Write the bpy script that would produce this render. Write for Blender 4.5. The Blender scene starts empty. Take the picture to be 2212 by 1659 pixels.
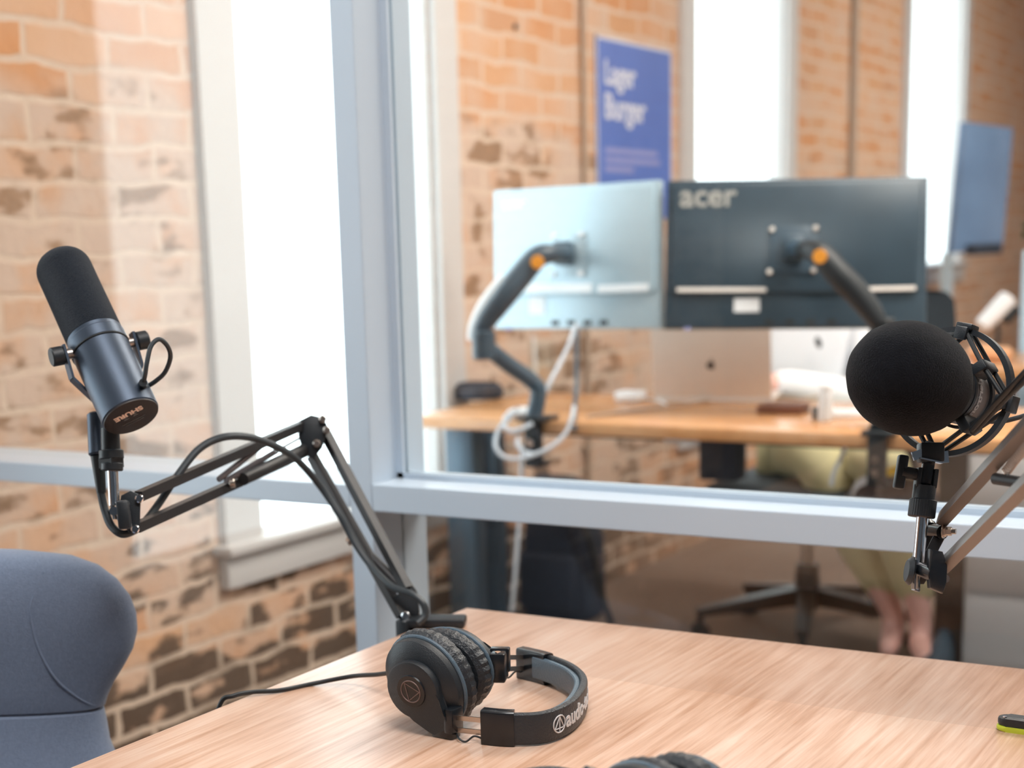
import bpy, bmesh, math, random
from mathutils import Vector as V, Matrix
random.seed(4)
S = bpy.context.scene
COL = S.collection

# ------------------------------------------------------------------ camera
R = Matrix(((0.86860558, 0.08247337, -0.48859235),
            (0.49499986, -0.18890105, 0.84811057),
            (-0.02234907, -0.97852672, -0.20490481)))   # columns: right, down, forward
EYE = V((0, 0, 1.19))
FPX, PX, PY = 3430.137, 1098.0, 1234.0                   # focal length and principal point, in pixels of 2212 x 1659
cam = bpy.data.cameras.new('camera')
cam.sensor_width = 36.0
cam.lens = FPX / 2212 * 36.0
cam.shift_x = (1106 - PX) / 2212
cam.shift_y = (PY - 829.5) / 2212
cam.clip_start = 0.05
cam.clip_end = 200
cam.dof.use_dof = True
cam.dof.focus_distance = 1.49
cam.dof.aperture_fstop = 4.6
cam.dof.aperture_blades = 9
co = bpy.data.objects.new('camera', cam)
COL.objects.link(co)
r_, d_, f_ = R.col[0], R.col[1], R.col[2]
co.matrix_world = Matrix(((r_[0], -d_[0], -f_[0], EYE[0]), (r_[1], -d_[1], -f_[1], EYE[1]),
                          (r_[2], -d_[2], -f_[2], EYE[2]), (0, 0, 0, 1)))
S.camera = co

# ------------------------------------------------------------------ world, added fill lights, exposure
S.view_settings.view_transform = 'Standard'
S.view_settings.look = 'None'
S.view_settings.exposure = 0.35
S.view_settings.gamma = 1.0
S.view_settings.use_curve_mapping = False
S.cycles.use_denoising = True
S.cycles.max_bounces = 8
S.cycles.transparent_max_bounces = 16
S.cycles.sample_clamp_indirect = 6.0
W = bpy.data.worlds.new('overcast_sky')
S.world = W
W.use_nodes = True
W.node_tree.nodes['Background'].inputs[0].default_value = (0.86, 0.95, 1.0, 1)
W.node_tree.nodes['Background'].inputs[1].default_value = 3.6


def area(name, loc, aim, sx, sy, power, col):
    L = bpy.data.lights.new(name, 'AREA')
    L.shape = 'RECTANGLE'; L.size = sx; L.size_y = sy; L.energy = power; L.color = col
    o = bpy.data.objects.new(name, L)
    COL.objects.link(o)
    o.location = loc
    o.rotation_euler = (V(aim) - V(loc)).to_track_quat('-Z', 'Y').to_euler()
    return o


area('booth_fill', (-0.2, 0.6, 2.75), (-0.2, 0.6, 0), 1.2, 1.0, 39, (1.0, 0.98, 0.96))  # unseen fill light added overhead to brighten the table
area('office_fill', (-0.7, 3.7, 2.85), (-1.1, 3.8, 0), 1.4, 2.6, 138, (1.0, 0.92, 0.84))  # added fill light, stretched forward to brighten shirt and desk front
area('far_office_fill', (-0.4, 8.0, 2.85), (-1.2, 8.0, 0), 1.4, 2.6, 120, (1.0, 0.92, 0.84))  # another unseen fill, added to light the far office
for wy0, wy1 in ((0.36, 1.215), (2.98, 3.83), (5.63, 6.605), (8.44, 9.515)):      # sky portals at the windows
    pl_ = area('window_portal', (-2.5, (wy0 + wy1) / 2, 1.6), (0, (wy0 + wy1) / 2, 1.6), 2.2, wy1 - wy0, 1, (1, 1, 1))
    pl_.data.cycles.is_portal = True


# ------------------------------------------------------------------ geometry helpers
def at(px, py, d):
    """the point seen at (px, py) of the photograph, d metres in front of the lens"""
    return EYE + R @ V(((px - PX) / FPX * d, (py - PY) / FPX * d, d))


def onz(px, py, z):
    r = R @ V((px - PX, py - PY, FPX))
    return EYE + r * ((z - EYE.z) / r.z)


def ony(px, py, y):
    r = R @ V((px - PX, py - PY, FPX))
    return EYE + r * (y / r.y)


def onx(px, py, x):
    r = R @ V((px - PX, py - PY, FPX))
    return EYE + r * (x / r.x)


def cdir(x, y, z):
    return (R @ V((x, y, z))).normalized()


def frame(axis, hint=V((0, 0, 1))):
    a = V(axis).normalized()
    u = V(hint) - a * a.dot(V(hint))
    if u.length < 1e-4:
        u = V((1, 0, 0)) - a * a.x
    u.normalize()
    return a, u, a.cross(u)


def smoothpath(pts, n=8, closed=False):
    P = [V(p) for p in pts]
    out = []
    m = len(P)
    for i in range(m if closed else m - 1):
        if closed:
            p0, p1, p2, p3 = P[i - 1], P[i], P[(i + 1) % m], P[(i + 2) % m]
        else:
            p0 = P[max(i - 1, 0)]; p1 = P[i]; p2 = P[i + 1]; p3 = P[min(i + 2, m - 1)]
        for k in range(n):
            t = k / n
            out.append(0.5 * ((2 * p1) + (p2 - p0) * t + (2 * p0 - 5 * p1 + 4 * p2 - p3) * t * t
                              + (3 * p1 - p0 - 3 * p2 + p3) * t ** 3))
    if not closed:
        out.append(P[-1])
    return out


class B:
    """collects shapes for ONE mesh object, in world coordinates"""
    def __init__(self):
        self.bm = bmesh.new()

    def loft(self, rings, cap=True, closed=False):
        bm = self.bm
        vr = [[bm.verts.new(p) for p in ring] for ring in rings]
        n = len(vr[0])
        pairs = list(zip(vr, vr[1:])) + ([(vr[-1], vr[0])] if closed else [])
        for a, b in pairs:
            for i in range(n):
                j = (i + 1) % n
                bm.faces.new((a[i], a[j], b[j], b[i]))
        if cap and not closed:
            bm.faces.new(vr[0][::-1]); bm.faces.new(vr[-1])
        return self

    def box(self, c, s, axes=None, bev=0.0, seg=2):
        c = V(c)
        X, Y, Z = axes if axes else (V((1, 0, 0)), V((0, 1, 0)), V((0, 0, 1)))
        h = [x / 2 for x in s]
        vs = []
        for k in (-1, 1):
            for i, j in ((-1, -1), (1, -1), (1, 1), (-1, 1)):
                vs.append(self.bm.verts.new(c + X * h[0] * i + Y * h[1] * j + Z * h[2] * k))
        fs = [(0, 3, 2, 1), (4, 5, 6, 7), (0, 1, 5, 4), (1, 2, 6, 5), (2, 3, 7, 6), (3, 0, 4, 7)]
        F = [self.bm.faces.new([vs[i] for i in f]) for f in fs]
        if bev:
            es = list({e for f in F for e in f.edges})
            bmesh.ops.bevel(self.bm, geom=es, offset=bev, segments=seg, affect='EDGES', profile=0.5)
        return self

    def span(self, p0, p1, bev=0.0):
        p0, p1 = V(p0), V(p1)
        return self.box((p0 + p1) / 2, [abs(p1[i] - p0[i]) for i in range(3)], None, bev)

    def bar(self, p0, p1, w, h, up=V((0, 0, 1)), bev=0.0):
        p0, p1 = V(p0), V(p1)
        a, u, s = frame(p1 - p0, up)
        return self.box((p0 + p1) / 2, ((p1 - p0).length, w, h), (a, s, u), bev)

    def cyl(self, p0, p1, r0, r1=None, seg=24, bev=0.0):
        p0, p1 = V(p0), V(p1)
        r1 = r0 if r1 is None else r1
        a, u, s = frame(p1 - p0)
        prof = [(p0, r0), (p1, r1)]
        if bev:
            prof = [(p0, r0 - bev), (p0 + a * bev, r0), (p1 - a * bev, r1), (p1, r1 - bev)]
        return self.loft([[p + (u * math.cos(t) + s * math.sin(t)) * r for t in
                           [2 * math.pi * k / seg for k in range(seg)]] for p, r in prof])

    def lathe(self, p, axis, prof, seg=40, sx=1.0, up=V((0, 0, 1)), wob=None):
        """rings (t along axis, radius); sx squeezes one cross direction"""
        p = V(p)
        a, u, s = frame(axis, up)
        return self.loft([[p + a * t + (u * math.cos(q) + s * math.sin(q) * sx) * (r * (1 + (wob(q, t) if wob else 0)))
                           for q in [2 * math.pi * k / seg for k in range(seg)]] for t, r in prof])

    def tube(self, pts, r, seg=10, n=8, closed=False, sm=True):
        P = smoothpath(pts, n, closed) if sm else [V(p) for p in pts]
        rings = []
        m = len(P)
        t0 = (P[1] - P[0]).normalized()
        _, u, s = frame(t0)
        for i, p in enumerate(P):
            if closed:
                t = (P[(i + 1) % m] - P[i - 1]).normalized()
            else:
                t = (P[min(i + 1, m - 1)] - P[max(i - 1, 0)]).normalized()
            u = (u - t * u.dot(t)).normalized()
            s = t.cross(u)
            rr = r(i / (m - 1)) if callable(r) else r
            rings.append([p + (u * math.cos(q) + s * math.sin(q)) * rr for q in [2 * math.pi * k / seg for k in range(seg)]])
        return self.loft(rings, True, closed)

    def sweep(self, P, w, h, up=V((0, 0, 1)), rnd=0.3, off=0.0):
        """rounded rectangle (w across, h along up) swept along P"""
        P = [V(p) for p in P]
        rings = []
        m = len(P)
        sect = []
        rr = min(w, h) * rnd
        for cx, cy, a0 in ((w / 2 - rr, h / 2 - rr, 0), (-w / 2 + rr, h / 2 - rr, 90), (-w / 2 + rr, -h / 2 + rr, 180), (w / 2 - rr, -h / 2 + rr, 270)):
            for k in range(4):
                q = math.radians(a0 + k * 30)
                sect.append((cx + rr * math.cos(q), cy + rr * math.sin(q)))
        for i, p in enumerate(P):
            t = (P[min(i + 1, m - 1)] - P[max(i - 1, 0)]).normalized()
            u = (up - t * up.dot(t)).normalized()
            s = t.cross(u)
            rings.append([p + s * (x + off) + u * y for x, y in sect])
        return self.loft(rings)

    def ell(self, c, r, axes=None, seg=32, rings=18):
        c = V(c)
        X, Y, Z = axes if axes else (V((1, 0, 0)), V((0, 1, 0)), V((0, 0, 1)))
        rs = []
        for i in range(rings + 1):
            th = math.pi * (0.002 + 0.996 * i / rings)
            rs.append([c + X * r[0] * math.sin(th) * math.cos(q) + Y * r[1] * math.sin(th) * math.sin(q) - Z * r[2] * math.cos(th)
                       for q in [2 * math.pi * k / seg for k in range(seg)]])
        return self.loft(rs)

    def prism(self, pts, vec, bev=0.0):
        pts = [V(p) for p in pts]
        vec = V(vec)
        bm = self.bm
        a = [bm.verts.new(p) for p in pts]
        b = [bm.verts.new(p + vec) for p in pts]
        F = [bm.faces.new(a), bm.faces.new(b[::-1])]
        n = len(a)
        for i in range(n):
            j = (i + 1) % n
            F.append(bm.faces.new((a[j], a[i], b[i], b[j])))
        if bev:
            es = [e for e in set(F[0].edges) | set(F[1].edges)]
            bmesh.ops.bevel(bm, geom=es, offset=bev, segments=2, affect='EDGES', profile=0.5)
        return self

    def torus(self, c, axis, R0, r0, seg=48, sub=10, sx=1.0, up=V((0, 0, 1))):
        c = V(c)
        a, u, s = frame(axis, up)
        rings = []
        for k in range(seg):
            q = 2 * math.pi * k / seg
            o = u * math.cos(q) + s * math.sin(q) * sx
            rings.append([c + o * (R0 + r0 * math.cos(w)) + a * r0 * math.sin(w) for w in [2 * math.pi * j / sub for j in range(sub)]])
        return self.loft(rings, False, True)

    def band(self, c, axis, ri, ro, t0, t1, seg=56, up=V((0, 0, 1))):
        """flat hoop between radii ri and ro"""
        c = V(c)
        a, u, s = frame(axis, up)
        rings = []
        for k in range(seg):
            q = 2 * math.pi * k / seg
            o = u * math.cos(q) + s * math.sin(q)
            rings.append([c + o * ri + a * t0, c + o * ro + a * t0, c + o * ro + a * t1, c + o * ri + a * t1])
        return self.loft(rings, False, True)

    def text(self, body, org, right, up, size, depth=0.0004, align='LEFT', wrap=None, bold=0.0):
        cu = bpy.data.curves.new('t', 'FONT')
        cu.body = body; cu.size = size; cu.align_x = align; cu.extrude = depth; cu.resolution_u = 4; cu.offset = bold
        to = bpy.data.objects.new('t', cu)
        me = to.to_mesh()
        org, right, up = V(org), V(right).normalized(), V(up).normalized()
        nrm = right.cross(up)
        vs = []
        for v in me.vertices:
            p = v.co
            vs.append(self.bm.verts.new(wrap(p) if wrap else org + right * p.x + up * p.y + nrm * p.z))
        for f in me.polygons:
            try:
                self.bm.faces.new([vs[i] for i in f.vertices])
            except ValueError:
                pass
        to.to_mesh_clear()
        bpy.data.objects.remove(to); bpy.data.curves.remove(cu)
        return self


def wloc(o):
    p = V((0, 0, 0))
    while o:
        p += o.location; o = o.parent
    return p


def obj(name, b, m, parent=None, angle=28, origin=None):
    bm = b.bm
    bmesh.ops.recalc_face_normals(bm, faces=bm.faces)
    if parent:
        base = wloc(parent)
    elif origin is not None:
        base = V(origin)
    else:
        xs = [v.co for v in bm.verts]
        base = V(((min(p.x for p in xs) + max(p.x for p in xs)) / 2, (min(p.y for p in xs) + max(p.y for p in xs)) / 2, min(p.z for p in xs)))
    for v in bm.verts:
        v.co -= base
    me = bpy.data.meshes.new(name)
    bm.to_mesh(me); bm.free()
    for p in me.polygons:
        p.use_smooth = True
    me.set_sharp_from_angle(angle=math.radians(angle))
    me.materials.append(m)
    o = bpy.data.objects.new(name, me)
    COL.objects.link(o)
    if parent:
        o.parent = parent
    else:
        o.location = base
    return o


def thing(name, label, cat, loc, group=None):
    o = bpy.data.objects.new(name, None)
    COL.objects.link(o)
    o.empty_display_size = 0.05
    o.location = loc
    return tag(o, label, cat, group)


def tag(o, label, cat, group=None):
    o['label'] = label; o['category'] = cat
    if group:
        o['group'] = group
    return o


def struct(name, b, m):
    o = obj(name, b, m, None, 20, (0, 0, 0))
    o['kind'] = 'structure'
    return o


# ------------------------------------------------------------------ materials
def lin(c):
    return tuple((x / 255 / 12.92 if x / 255 <= 0.04045 else ((x / 255 + 0.055) / 1.055) ** 2.4) for x in c) + (1,)


def nodes(name):
    m = bpy.data.materials.new(name)
    m.use_nodes = True
    nt = m.node_tree
    return m, nt, nt.nodes['Principled BSDF'], nt.nodes.new, nt.links.new


def mat(name, rgb, rough=0.5, metal=0.0, var=0.08, scale=30, bump=0.0, bscale=200, sheen=0.0, spec=0.5, coat=0.0):
    m, nt, p, N, L = nodes(name)
    tc = N('ShaderNodeTexCoord')
    no = N('ShaderNodeTexNoise'); no.inputs['Scale'].default_value = scale; no.inputs['Detail'].default_value = 3
    L(tc.outputs['Object'], no.inputs['Vector'])
    mx = N('ShaderNodeMix'); mx.data_type = 'RGBA'
    c = lin(rgb)
    mx.inputs['A'].default_value = tuple(x * (1 - var) for x in c[:3]) + (1,)
    mx.inputs['B'].default_value = tuple(min(1, x * (1 + var)) for x in c[:3]) + (1,)
    L(no.outputs['Fac'], mx.inputs['Factor'])
    L(mx.outputs['Result'], p.inputs['Base Color'])
    p.inputs['Roughness'].default_value = rough
    p.inputs['Metallic'].default_value = metal
    p.inputs['Specular IOR Level'].default_value = spec
    if sheen:
        p.inputs['Sheen Weight'].default_value = sheen
        p.inputs['Sheen Roughness'].default_value = 0.5
    if coat:
        p.inputs['Coat Weight'].default_value = coat
        p.inputs['Coat Roughness'].default_value = 0.1
    if bump:
        n2 = N('ShaderNodeTexNoise'); n2.inputs['Scale'].default_value = bscale; n2.inputs['Detail'].default_value = 2
        L(tc.outputs['Object'], n2.inputs['Vector'])
        bp = N('ShaderNodeBump'); bp.inputs['Strength'].default_value = bump; bp.inputs['Distance'].default_value = 0.002
        L(n2.outputs['Fac'], bp.inputs['Height']); L(bp.outputs['Normal'], p.inputs['Normal'])
    return m


def glass_mat():
    m, nt, p, N, L = nodes('pane_glass')
    nt.nodes.remove(p)
    out = nt.nodes['Material Output']
    g = N('ShaderNodeNewGeometry')
    dt = N('ShaderNodeVectorMath'); dt.operation = 'DOT_PRODUCT'
    L(g.outputs['Incoming'], dt.inputs[0]); L(g.outputs['Normal'], dt.inputs[1])
    ab = N('ShaderNodeMath'); ab.operation = 'ABSOLUTE'; L(dt.outputs['Value'], ab.inputs[0])
    s1 = N('ShaderNodeMath'); s1.operation = 'SUBTRACT'; s1.inputs[0].default_value = 1; L(ab.outputs[0], s1.inputs[1])
    pw = N('ShaderNodeMath'); pw.operation = 'POWER'; pw.inputs[1].default_value = 5; L(s1.outputs[0], pw.inputs[0])
    ma = N('ShaderNodeMath'); ma.operation = 'MULTIPLY_ADD'; ma.inputs[1].default_value = 0.96; ma.inputs[2].default_value = 0.04
    L(pw.outputs[0], ma.inputs[0])
    tr = N('ShaderNodeBsdfTransparent'); tr.inputs[0].default_value = (0.975, 0.99, 0.985, 1)
    gl = N('ShaderNodeBsdfGlossy'); gl.inputs['Roughness'].default_value = 0.01
    mx = N('ShaderNodeMixShader')
    L(ma.outputs[0], mx.inputs[0]); L(tr.outputs[0], mx.inputs[1]); L(gl.outputs[0], mx.inputs[2])
    L(mx.outputs[0], out.inputs['Surface'])
    return m


def ramp(N, stops, interp='LINEAR'):
    r = N('ShaderNodeValToRGB')
    r.color_ramp.interpolation = interp
    while len(r.color_ramp.elements) < len(stops):
        r.color_ramp.elements.new(0.5)
    for e, (pos, c) in zip(r.color_ramp.elements, stops):
        e.position = pos
        e.color = c if len(c) == 4 else tuple(c) + (1,)
    return r


def brick_mat():
    m, nt, p, N, L = nodes('old_brick')
    tc = N('ShaderNodeTexCoord')
    sp = N('ShaderNodeSeparateXYZ'); L(tc.outputs['Object'], sp.inputs[0])
    cb = N('ShaderNodeCombineXYZ'); L(sp.outputs['Y'], cb.inputs['X']); zo = N('ShaderNodeMath'); zo.inputs[1].default_value = 0.025; L(sp.outputs['Z'], zo.inputs[0]); L(zo.outputs[0], cb.inputs['Y'])
    wn = N('ShaderNodeTexNoise'); wn.inputs['Scale'].default_value = 7; wn.inputs['Detail'].default_value = 4
    L(tc.outputs['Object'], wn.inputs['Vector'])
    sb = N('ShaderNodeVectorMath'); sb.operation = 'SUBTRACT'; sb.inputs[1].default_value = (0.5, 0.5, 0.5); L(wn.outputs['Color'], sb.inputs[0])
    sc = N('ShaderNodeVectorMath'); sc.operation = 'SCALE'; sc.inputs['Scale'].default_value = 0.045; L(sb.outputs[0], sc.inputs[0])
    ad = N('ShaderNodeVectorMath'); ad.operation = 'ADD'; L(cb.outputs[0], ad.inputs[0]); L(sc.outputs[0], ad.inputs[1])
    br = N('ShaderNodeTexBrick')
    L(ad.outputs[0], br.inputs['Vector'])
    br.inputs['Color1'].default_value = (0, 0, 0, 1); br.inputs['Color2'].default_value = (1, 1, 1, 1); br.inputs['Mortar'].default_value = (0.5, 0.5, 0.5, 1)
    br.inputs['Scale'].default_value = 1; br.inputs['Mortar Size'].default_value = 0.0085; br.inputs['Mortar Smooth'].default_value = 0.25
    br.inputs['Brick Width'].default_value = 0.235; br.inputs['Row Height'].default_value = 0.075

    def noise(scale, detail=4, vec=None, sx=None):
        n = N('ShaderNodeTexNoise'); n.inputs['Scale'].default_value = scale; n.inputs['Detail'].default_value = detail
        if sx:
            mp = N('ShaderNodeMapping'); mp.inputs['Scale'].default_value = sx
            L(tc.outputs['Object'], mp.inputs['Vector']); L(mp.outputs[0], n.inputs['Vector'])
        else:
            L(tc.outputs['Object'], n.inputs['Vector'])
        return n.outputs['Fac']

    def math2(op, a, b, c=None, clamp=False):
        x = N('ShaderNodeMath'); x.operation = op; x.use_clamp = clamp
        for i, v in enumerate((a, b, c)):
            if v is None:
                continue
            if isinstance(v, (int, float)):
                x.inputs[i].default_value = v
            else:
                L(v, x.inputs[i])
        return x.outputs[0]

    def mrange(v, a, b, c, d):
        x = N('ShaderNodeMapRange'); L(v, x.inputs[0])
        for i, q in enumerate((a, b, c, d)):
            x.inputs[i + 1].default_value = q
        return x.outputs[0]

    def mix(f, a, b):
        x = N('ShaderNodeMix'); x.data_type = 'RGBA'
        L(f, x.inputs['Factor'])
        for k, v in (('A', a), ('B', b)):
            if isinstance(v, tuple):
                x.inputs[k].default_value = v
            else:
                L(v, x.inputs[k])
        return x.outputs['Result']
    rnd = math2('MULTIPLY_ADD', br.outputs['Color'], 0.75, math2('MULTIPLY', noise(5), 0.3))
    rc = ramp(N, [(0.12, lin((202, 156, 124))), (0.3, lin((212, 164, 126))), (0.5, lin((218, 180, 152))), (0.68, lin((210, 152, 108))), (0.9, lin((216, 184, 160)))])
    L(rnd, rc.inputs[0])
    mort = mix(noise(25), lin((226, 206, 188)), lin((210, 188, 168)))
    z = math2('ADD', sp.outputs['Z'], mrange(noise(3), 0.3, 0.7, -0.04, 0.04))
    low = mrange(z, 1.50, 1.56, 1, 0)                 # below this course the wall is smeared and worn
    far = mrange(sp.outputs['Y'], 5.0, 5.8, 1, 0.3)
    sm = mrange(noise(7, 5), 0.34, 0.54, 0.25, 0.95)
    sm = math2('MULTIPLY', math2('MULTIPLY', sm, low), math2('MULTIPLY', far, mrange(sp.outputs['Z'], 0.3, 0.8, 0.5, 1)))
    sm2 = mrange(noise(5, 5), 0.5, 0.7, 0, 0.45)
    c = mix(math2('MAXIMUM', sm, sm2), rc.outputs[0], mix(noise(6), lin((212, 190, 174)), lin((202, 178, 162))))
    n3 = noise(1.0, 4, None, (8, 6.5, 14))
    th = math2('ADD', n3, math2('MULTIPLY', math2('SUBTRACT', br.outputs['Color'], 0.5), 0.16))
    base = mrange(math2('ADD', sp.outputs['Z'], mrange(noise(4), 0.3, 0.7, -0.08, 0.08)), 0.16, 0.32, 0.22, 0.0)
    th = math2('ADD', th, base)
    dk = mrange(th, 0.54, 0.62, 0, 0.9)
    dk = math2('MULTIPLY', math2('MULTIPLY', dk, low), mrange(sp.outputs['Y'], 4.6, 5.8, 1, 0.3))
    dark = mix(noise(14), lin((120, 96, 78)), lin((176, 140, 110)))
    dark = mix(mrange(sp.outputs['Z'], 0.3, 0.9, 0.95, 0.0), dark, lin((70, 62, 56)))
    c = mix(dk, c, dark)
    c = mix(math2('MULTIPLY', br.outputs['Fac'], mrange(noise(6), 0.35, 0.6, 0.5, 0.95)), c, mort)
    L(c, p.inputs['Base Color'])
    p.inputs['Roughness'].default_value = 0.9
    p.inputs['Specular IOR Level'].default_value = 0.2
    bp = N('ShaderNodeBump'); bp.inputs['Strength'].default_value = 0.5; bp.inputs['Distance'].default_value = 0.006
    L(math2('SUBTRACT', noise(40), math2('MULTIPLY', br.outputs['Fac'], 0.8)), bp.inputs['Height']); L(bp.outputs[0], p.inputs['Normal'])
    return m


def wood_mat(name, c0, c1, c2, rough=0.4, seamy=None, axis='Y'):
    m, nt, p, N, L = nodes(name)
    tc = N('ShaderNodeTexCoord')

    def noise(sx, detail):
        mp = N('ShaderNodeMapping'); mp.inputs['Scale'].default_value = sx
        n = N('ShaderNodeTexNoise'); n.inputs['Scale'].default_value = 1; n.inputs['Detail'].default_value = detail
        n.inputs['Roughness'].default_value = 0.6
        L(tc.outputs['Object'], mp.inputs['Vector']); L(mp.outputs[0], n.inputs['Vector'])
        return n.outputs['Fac']
    k = (lambda a, b: (a, b, 5)) if axis == 'Y' else (lambda a, b: (b, a, 5))
    g = noise(k(190, 7), 6)
    g2 = noise(k(30, 2.2), 3)
    bl = noise(k(7, 3.2), 3)
    r1 = ramp(N, [(0.36, lin(c1)), (0.52, lin(c0)), (0.68, lin(c2))])
    a = N('ShaderNodeMath'); a.operation = 'MULTIPLY_ADD'; a.inputs[1].default_value = 0.55
    b = N('ShaderNodeMath'); b.operation = 'MULTIPLY'; b.inputs[1].default_value = 0.45
    L(bl, b.inputs[0]); L(g, a.inputs[0]); L(b.outputs[0], a.inputs[2])
    L(a.outputs[0], r1.inputs[0])
    col = r1.outputs[0]
    kn = N('ShaderNodeMapRange'); kn.inputs[1].default_value = 0.62; kn.inputs[2].default_value = 0.74; kn.inputs[4].default_value = 0.5
    L(g2, kn.inputs[0])
    mx = N('ShaderNodeMix'); mx.data_type = 'RGBA'; mx.inputs['B'].default_value = lin(c1)
    L(kn.outputs[0], mx.inputs['Factor']); L(col, mx.inputs['A'])
    col = mx.outputs['Result']
    if seamy is not None:
        sp = N('ShaderNodeSeparateXYZ'); L(tc.outputs['Object'], sp.inputs[0])
        gt = N('ShaderNodeMath'); gt.operation = 'GREATER_THAN'; gt.inputs[1].default_value = seamy; L(sp.outputs['Y'], gt.inputs[0])
        ml = N('ShaderNodeMath'); ml.operation = 'MULTIPLY'; ml.inputs[1].default_value = 0.22; L(gt.outputs[0], ml.inputs[0])
        m2 = N('ShaderNodeMix'); m2.data_type = 'RGBA'; m2.inputs['B'].default_value = lin((150, 120, 104))
        L(ml.outputs[0], m2.inputs['Factor']); L(col, m2.inputs['A'])
        col = m2.outputs['Result']
    L(col, p.inputs['Base Color'])
    p.inputs['Roughness'].default_value = rough
    bp = N('ShaderNodeBump'); bp.inputs['Strength'].default_value = 0.12; bp.inputs['Distance'].default_value = 0.001
    L(g, bp.inputs['Height']); L(bp.outputs[0], p.inputs['Normal'])
    return m


M = {}
M['brick'] = brick_mat()
M['glass'] = glass_mat()
M['paint'] = mat('white_gloss_paint', (188, 202, 216), 0.3, 0, 0.02, 4)
M['casing'] = mat('cream_casing_paint', (206, 204, 203), 0.5, 0, 0.03, 6)
M['plaster'] = mat('plaster', (104, 118, 132), 0.8, 0, 0.05, 3)
M['ceiling'] = mat('ceiling_paint', (225, 215, 205), 0.8, 0, 0.03, 3)
M['carpet'] = mat('carpet', (136, 118, 106), 0.95, 0, 0.25, 60, 0.5, 300, 0, 0.1)
M['table'] = wood_mat('oak_table', (212, 174, 150), (178, 132, 100), (228, 202, 184), 0.3, 0.51)
M['desk'] = wood_mat('oak_desk', (214, 158, 108), (182, 122, 74), (226, 180, 138), 0.22, None, 'X')
M['black'] = mat('black_plastic', (28, 34, 40), 0.45, 0, 0.1, 40, 0.15, 900)
M['gloss_black'] = mat('glossy_black_plastic', (24, 28, 33), 0.25, 0, 0.08)
M['satin'] = mat('satin_dark_enamel', (66, 78, 94), 0.38, 0.5, 0.06, 40, 0.1, 1500)
M['armmetal'] = mat('dark_anodised_steel', (128, 120, 116), 0.4, 0.85, 0.06, 30, 0.1, 1500)
M['leftarm'] = mat('black_enamelled_steel', (50, 50, 52), 0.42, 0.35, 0.06, 30, 0.1, 1500)
M['chrome'] = mat('chrome', (225, 225, 228), 0.12, 1.0, 0.02)
M['steel'] = mat('brushed_steel', (190, 180, 172), 0.3, 1.0, 0.05)
M['micgrey'] = mat('grey_mic_enamel', (134, 132, 134), 0.45, 0.2, 0.05)
M['foam'] = mat('black_foam', (24, 33, 44), 0.95, 0, 0.35, 900, 0.9, 1400, 0.15, 0.1)
M['plush'] = mat('black_flocked_foam', (15, 17, 22), 0.95, 0, 0.5, 90, 0.8, 900, 0.06, 0.1)
M['leather'] = mat('black_leatherette', (36, 41, 47), 0.42, 0, 0.12, 120, 0.5, 500)
M['pad_sheen'] = mat('vinyl_blue_sheen', (78, 96, 110), 0.35, 0, 0.1, 60, 0.3, 500)  # lightened blue carries the reflection on band padding and cup rims
M['rubber'] = mat('black_rubber', (28, 33, 37), 0.5, 0, 0.1)
M['cable'] = mat('grey_black_cable', (44, 52, 58), 0.45, 0, 0.08)
M['logogrey'] = mat('grey_metal_print', (158, 158, 154), 0.6, 0, 0.04)
M['springsteel'] = mat('spring_steel', (112, 106, 108), 0.45, 0.6, 0.05)
M['dullprint'] = mat('dull_bronze_print', (112, 92, 88), 0.5, 0.3, 0.05)
M['print'] = mat('pale_print', (205, 205, 208), 0.6, 0, 0.03)
M['peach'] = mat('copper_print', (250, 222, 204), 0.6, 0, 0.03)
M['cap'] = mat('brown_black_plate', (48, 42, 41), 0.55, 0, 0.12, 400)
M['fabric'] = mat('blue_grey_wool', (118, 132, 156), 0.9, 0, 0.2, 260, 0.5, 900, 0.3, 0.2)
M['white'] = mat('white_plastic', (232, 236, 240), 0.35, 0, 0.02)
M['ivory'] = mat('pale_cable_plastic', (205, 214, 224), 0.45, 0, 0.03)
M['silver'] = mat('window_reflection_plastic', (176, 198, 210), 0.3, 0.2, 0.03)  # pale tone paints in the window's reflection on the left monitor back
M['screenback'] = mat('dark_glossy_plastic', (52, 68, 80), 0.3, 0, 0.3, 9, 0.05, 600)
M['alu'] = mat('silver_aluminium', (224, 218, 212), 0.45, 0.2, 0.03)
M['arm'] = mat('slate_plastic', (58, 76, 90), 0.4, 0, 0.06)
M['orange'] = mat('orange_plastic', (238, 158, 48), 0.5, 0, 0.05)
M['poster'] = mat('blue_poster_paper', (84, 116, 196), 0.5, 0, 0.12, 4)
M['posterlight'] = mat('pale_poster_ink', (214, 218, 232), 0.6, 0, 0.03)
M['posterdim'] = mat('lilac_poster_ink', (146, 152, 206), 0.6, 0, 0.03)
M['conduit'] = mat('painted_conduit', (176, 156, 138), 0.5, 0, 0.06)
M['brown'] = mat('brown_leather', (120, 74, 52), 0.5, 0, 0.1)
M['shirt'] = mat('white_cotton', (238, 241, 246), 0.85, 0, 0.03, 20, 0.2, 200)
M['khaki'] = mat('khaki_cotton', (206, 198, 156), 0.9, 0, 0.1, 20, 0.2, 300)
M['skin'] = mat('skin', (236, 186, 174), 0.55, 0, 0.06, 20)
M['hair'] = mat('dark_hair', (50, 38, 30), 0.6, 0, 0.2, 60)
M['mesh'] = mat('dark_mesh_fabric', (40, 50, 58), 0.7, 0, 0.2, 200)
M['chairmetal'] = mat('dark_grey_chair_metal', (62, 54, 50), 0.45, 0.2, 0.08)
M['legsteel'] = mat('blue_grey_desk_steel', (74, 94, 110), 0.35, 0.3, 0.05)
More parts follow.
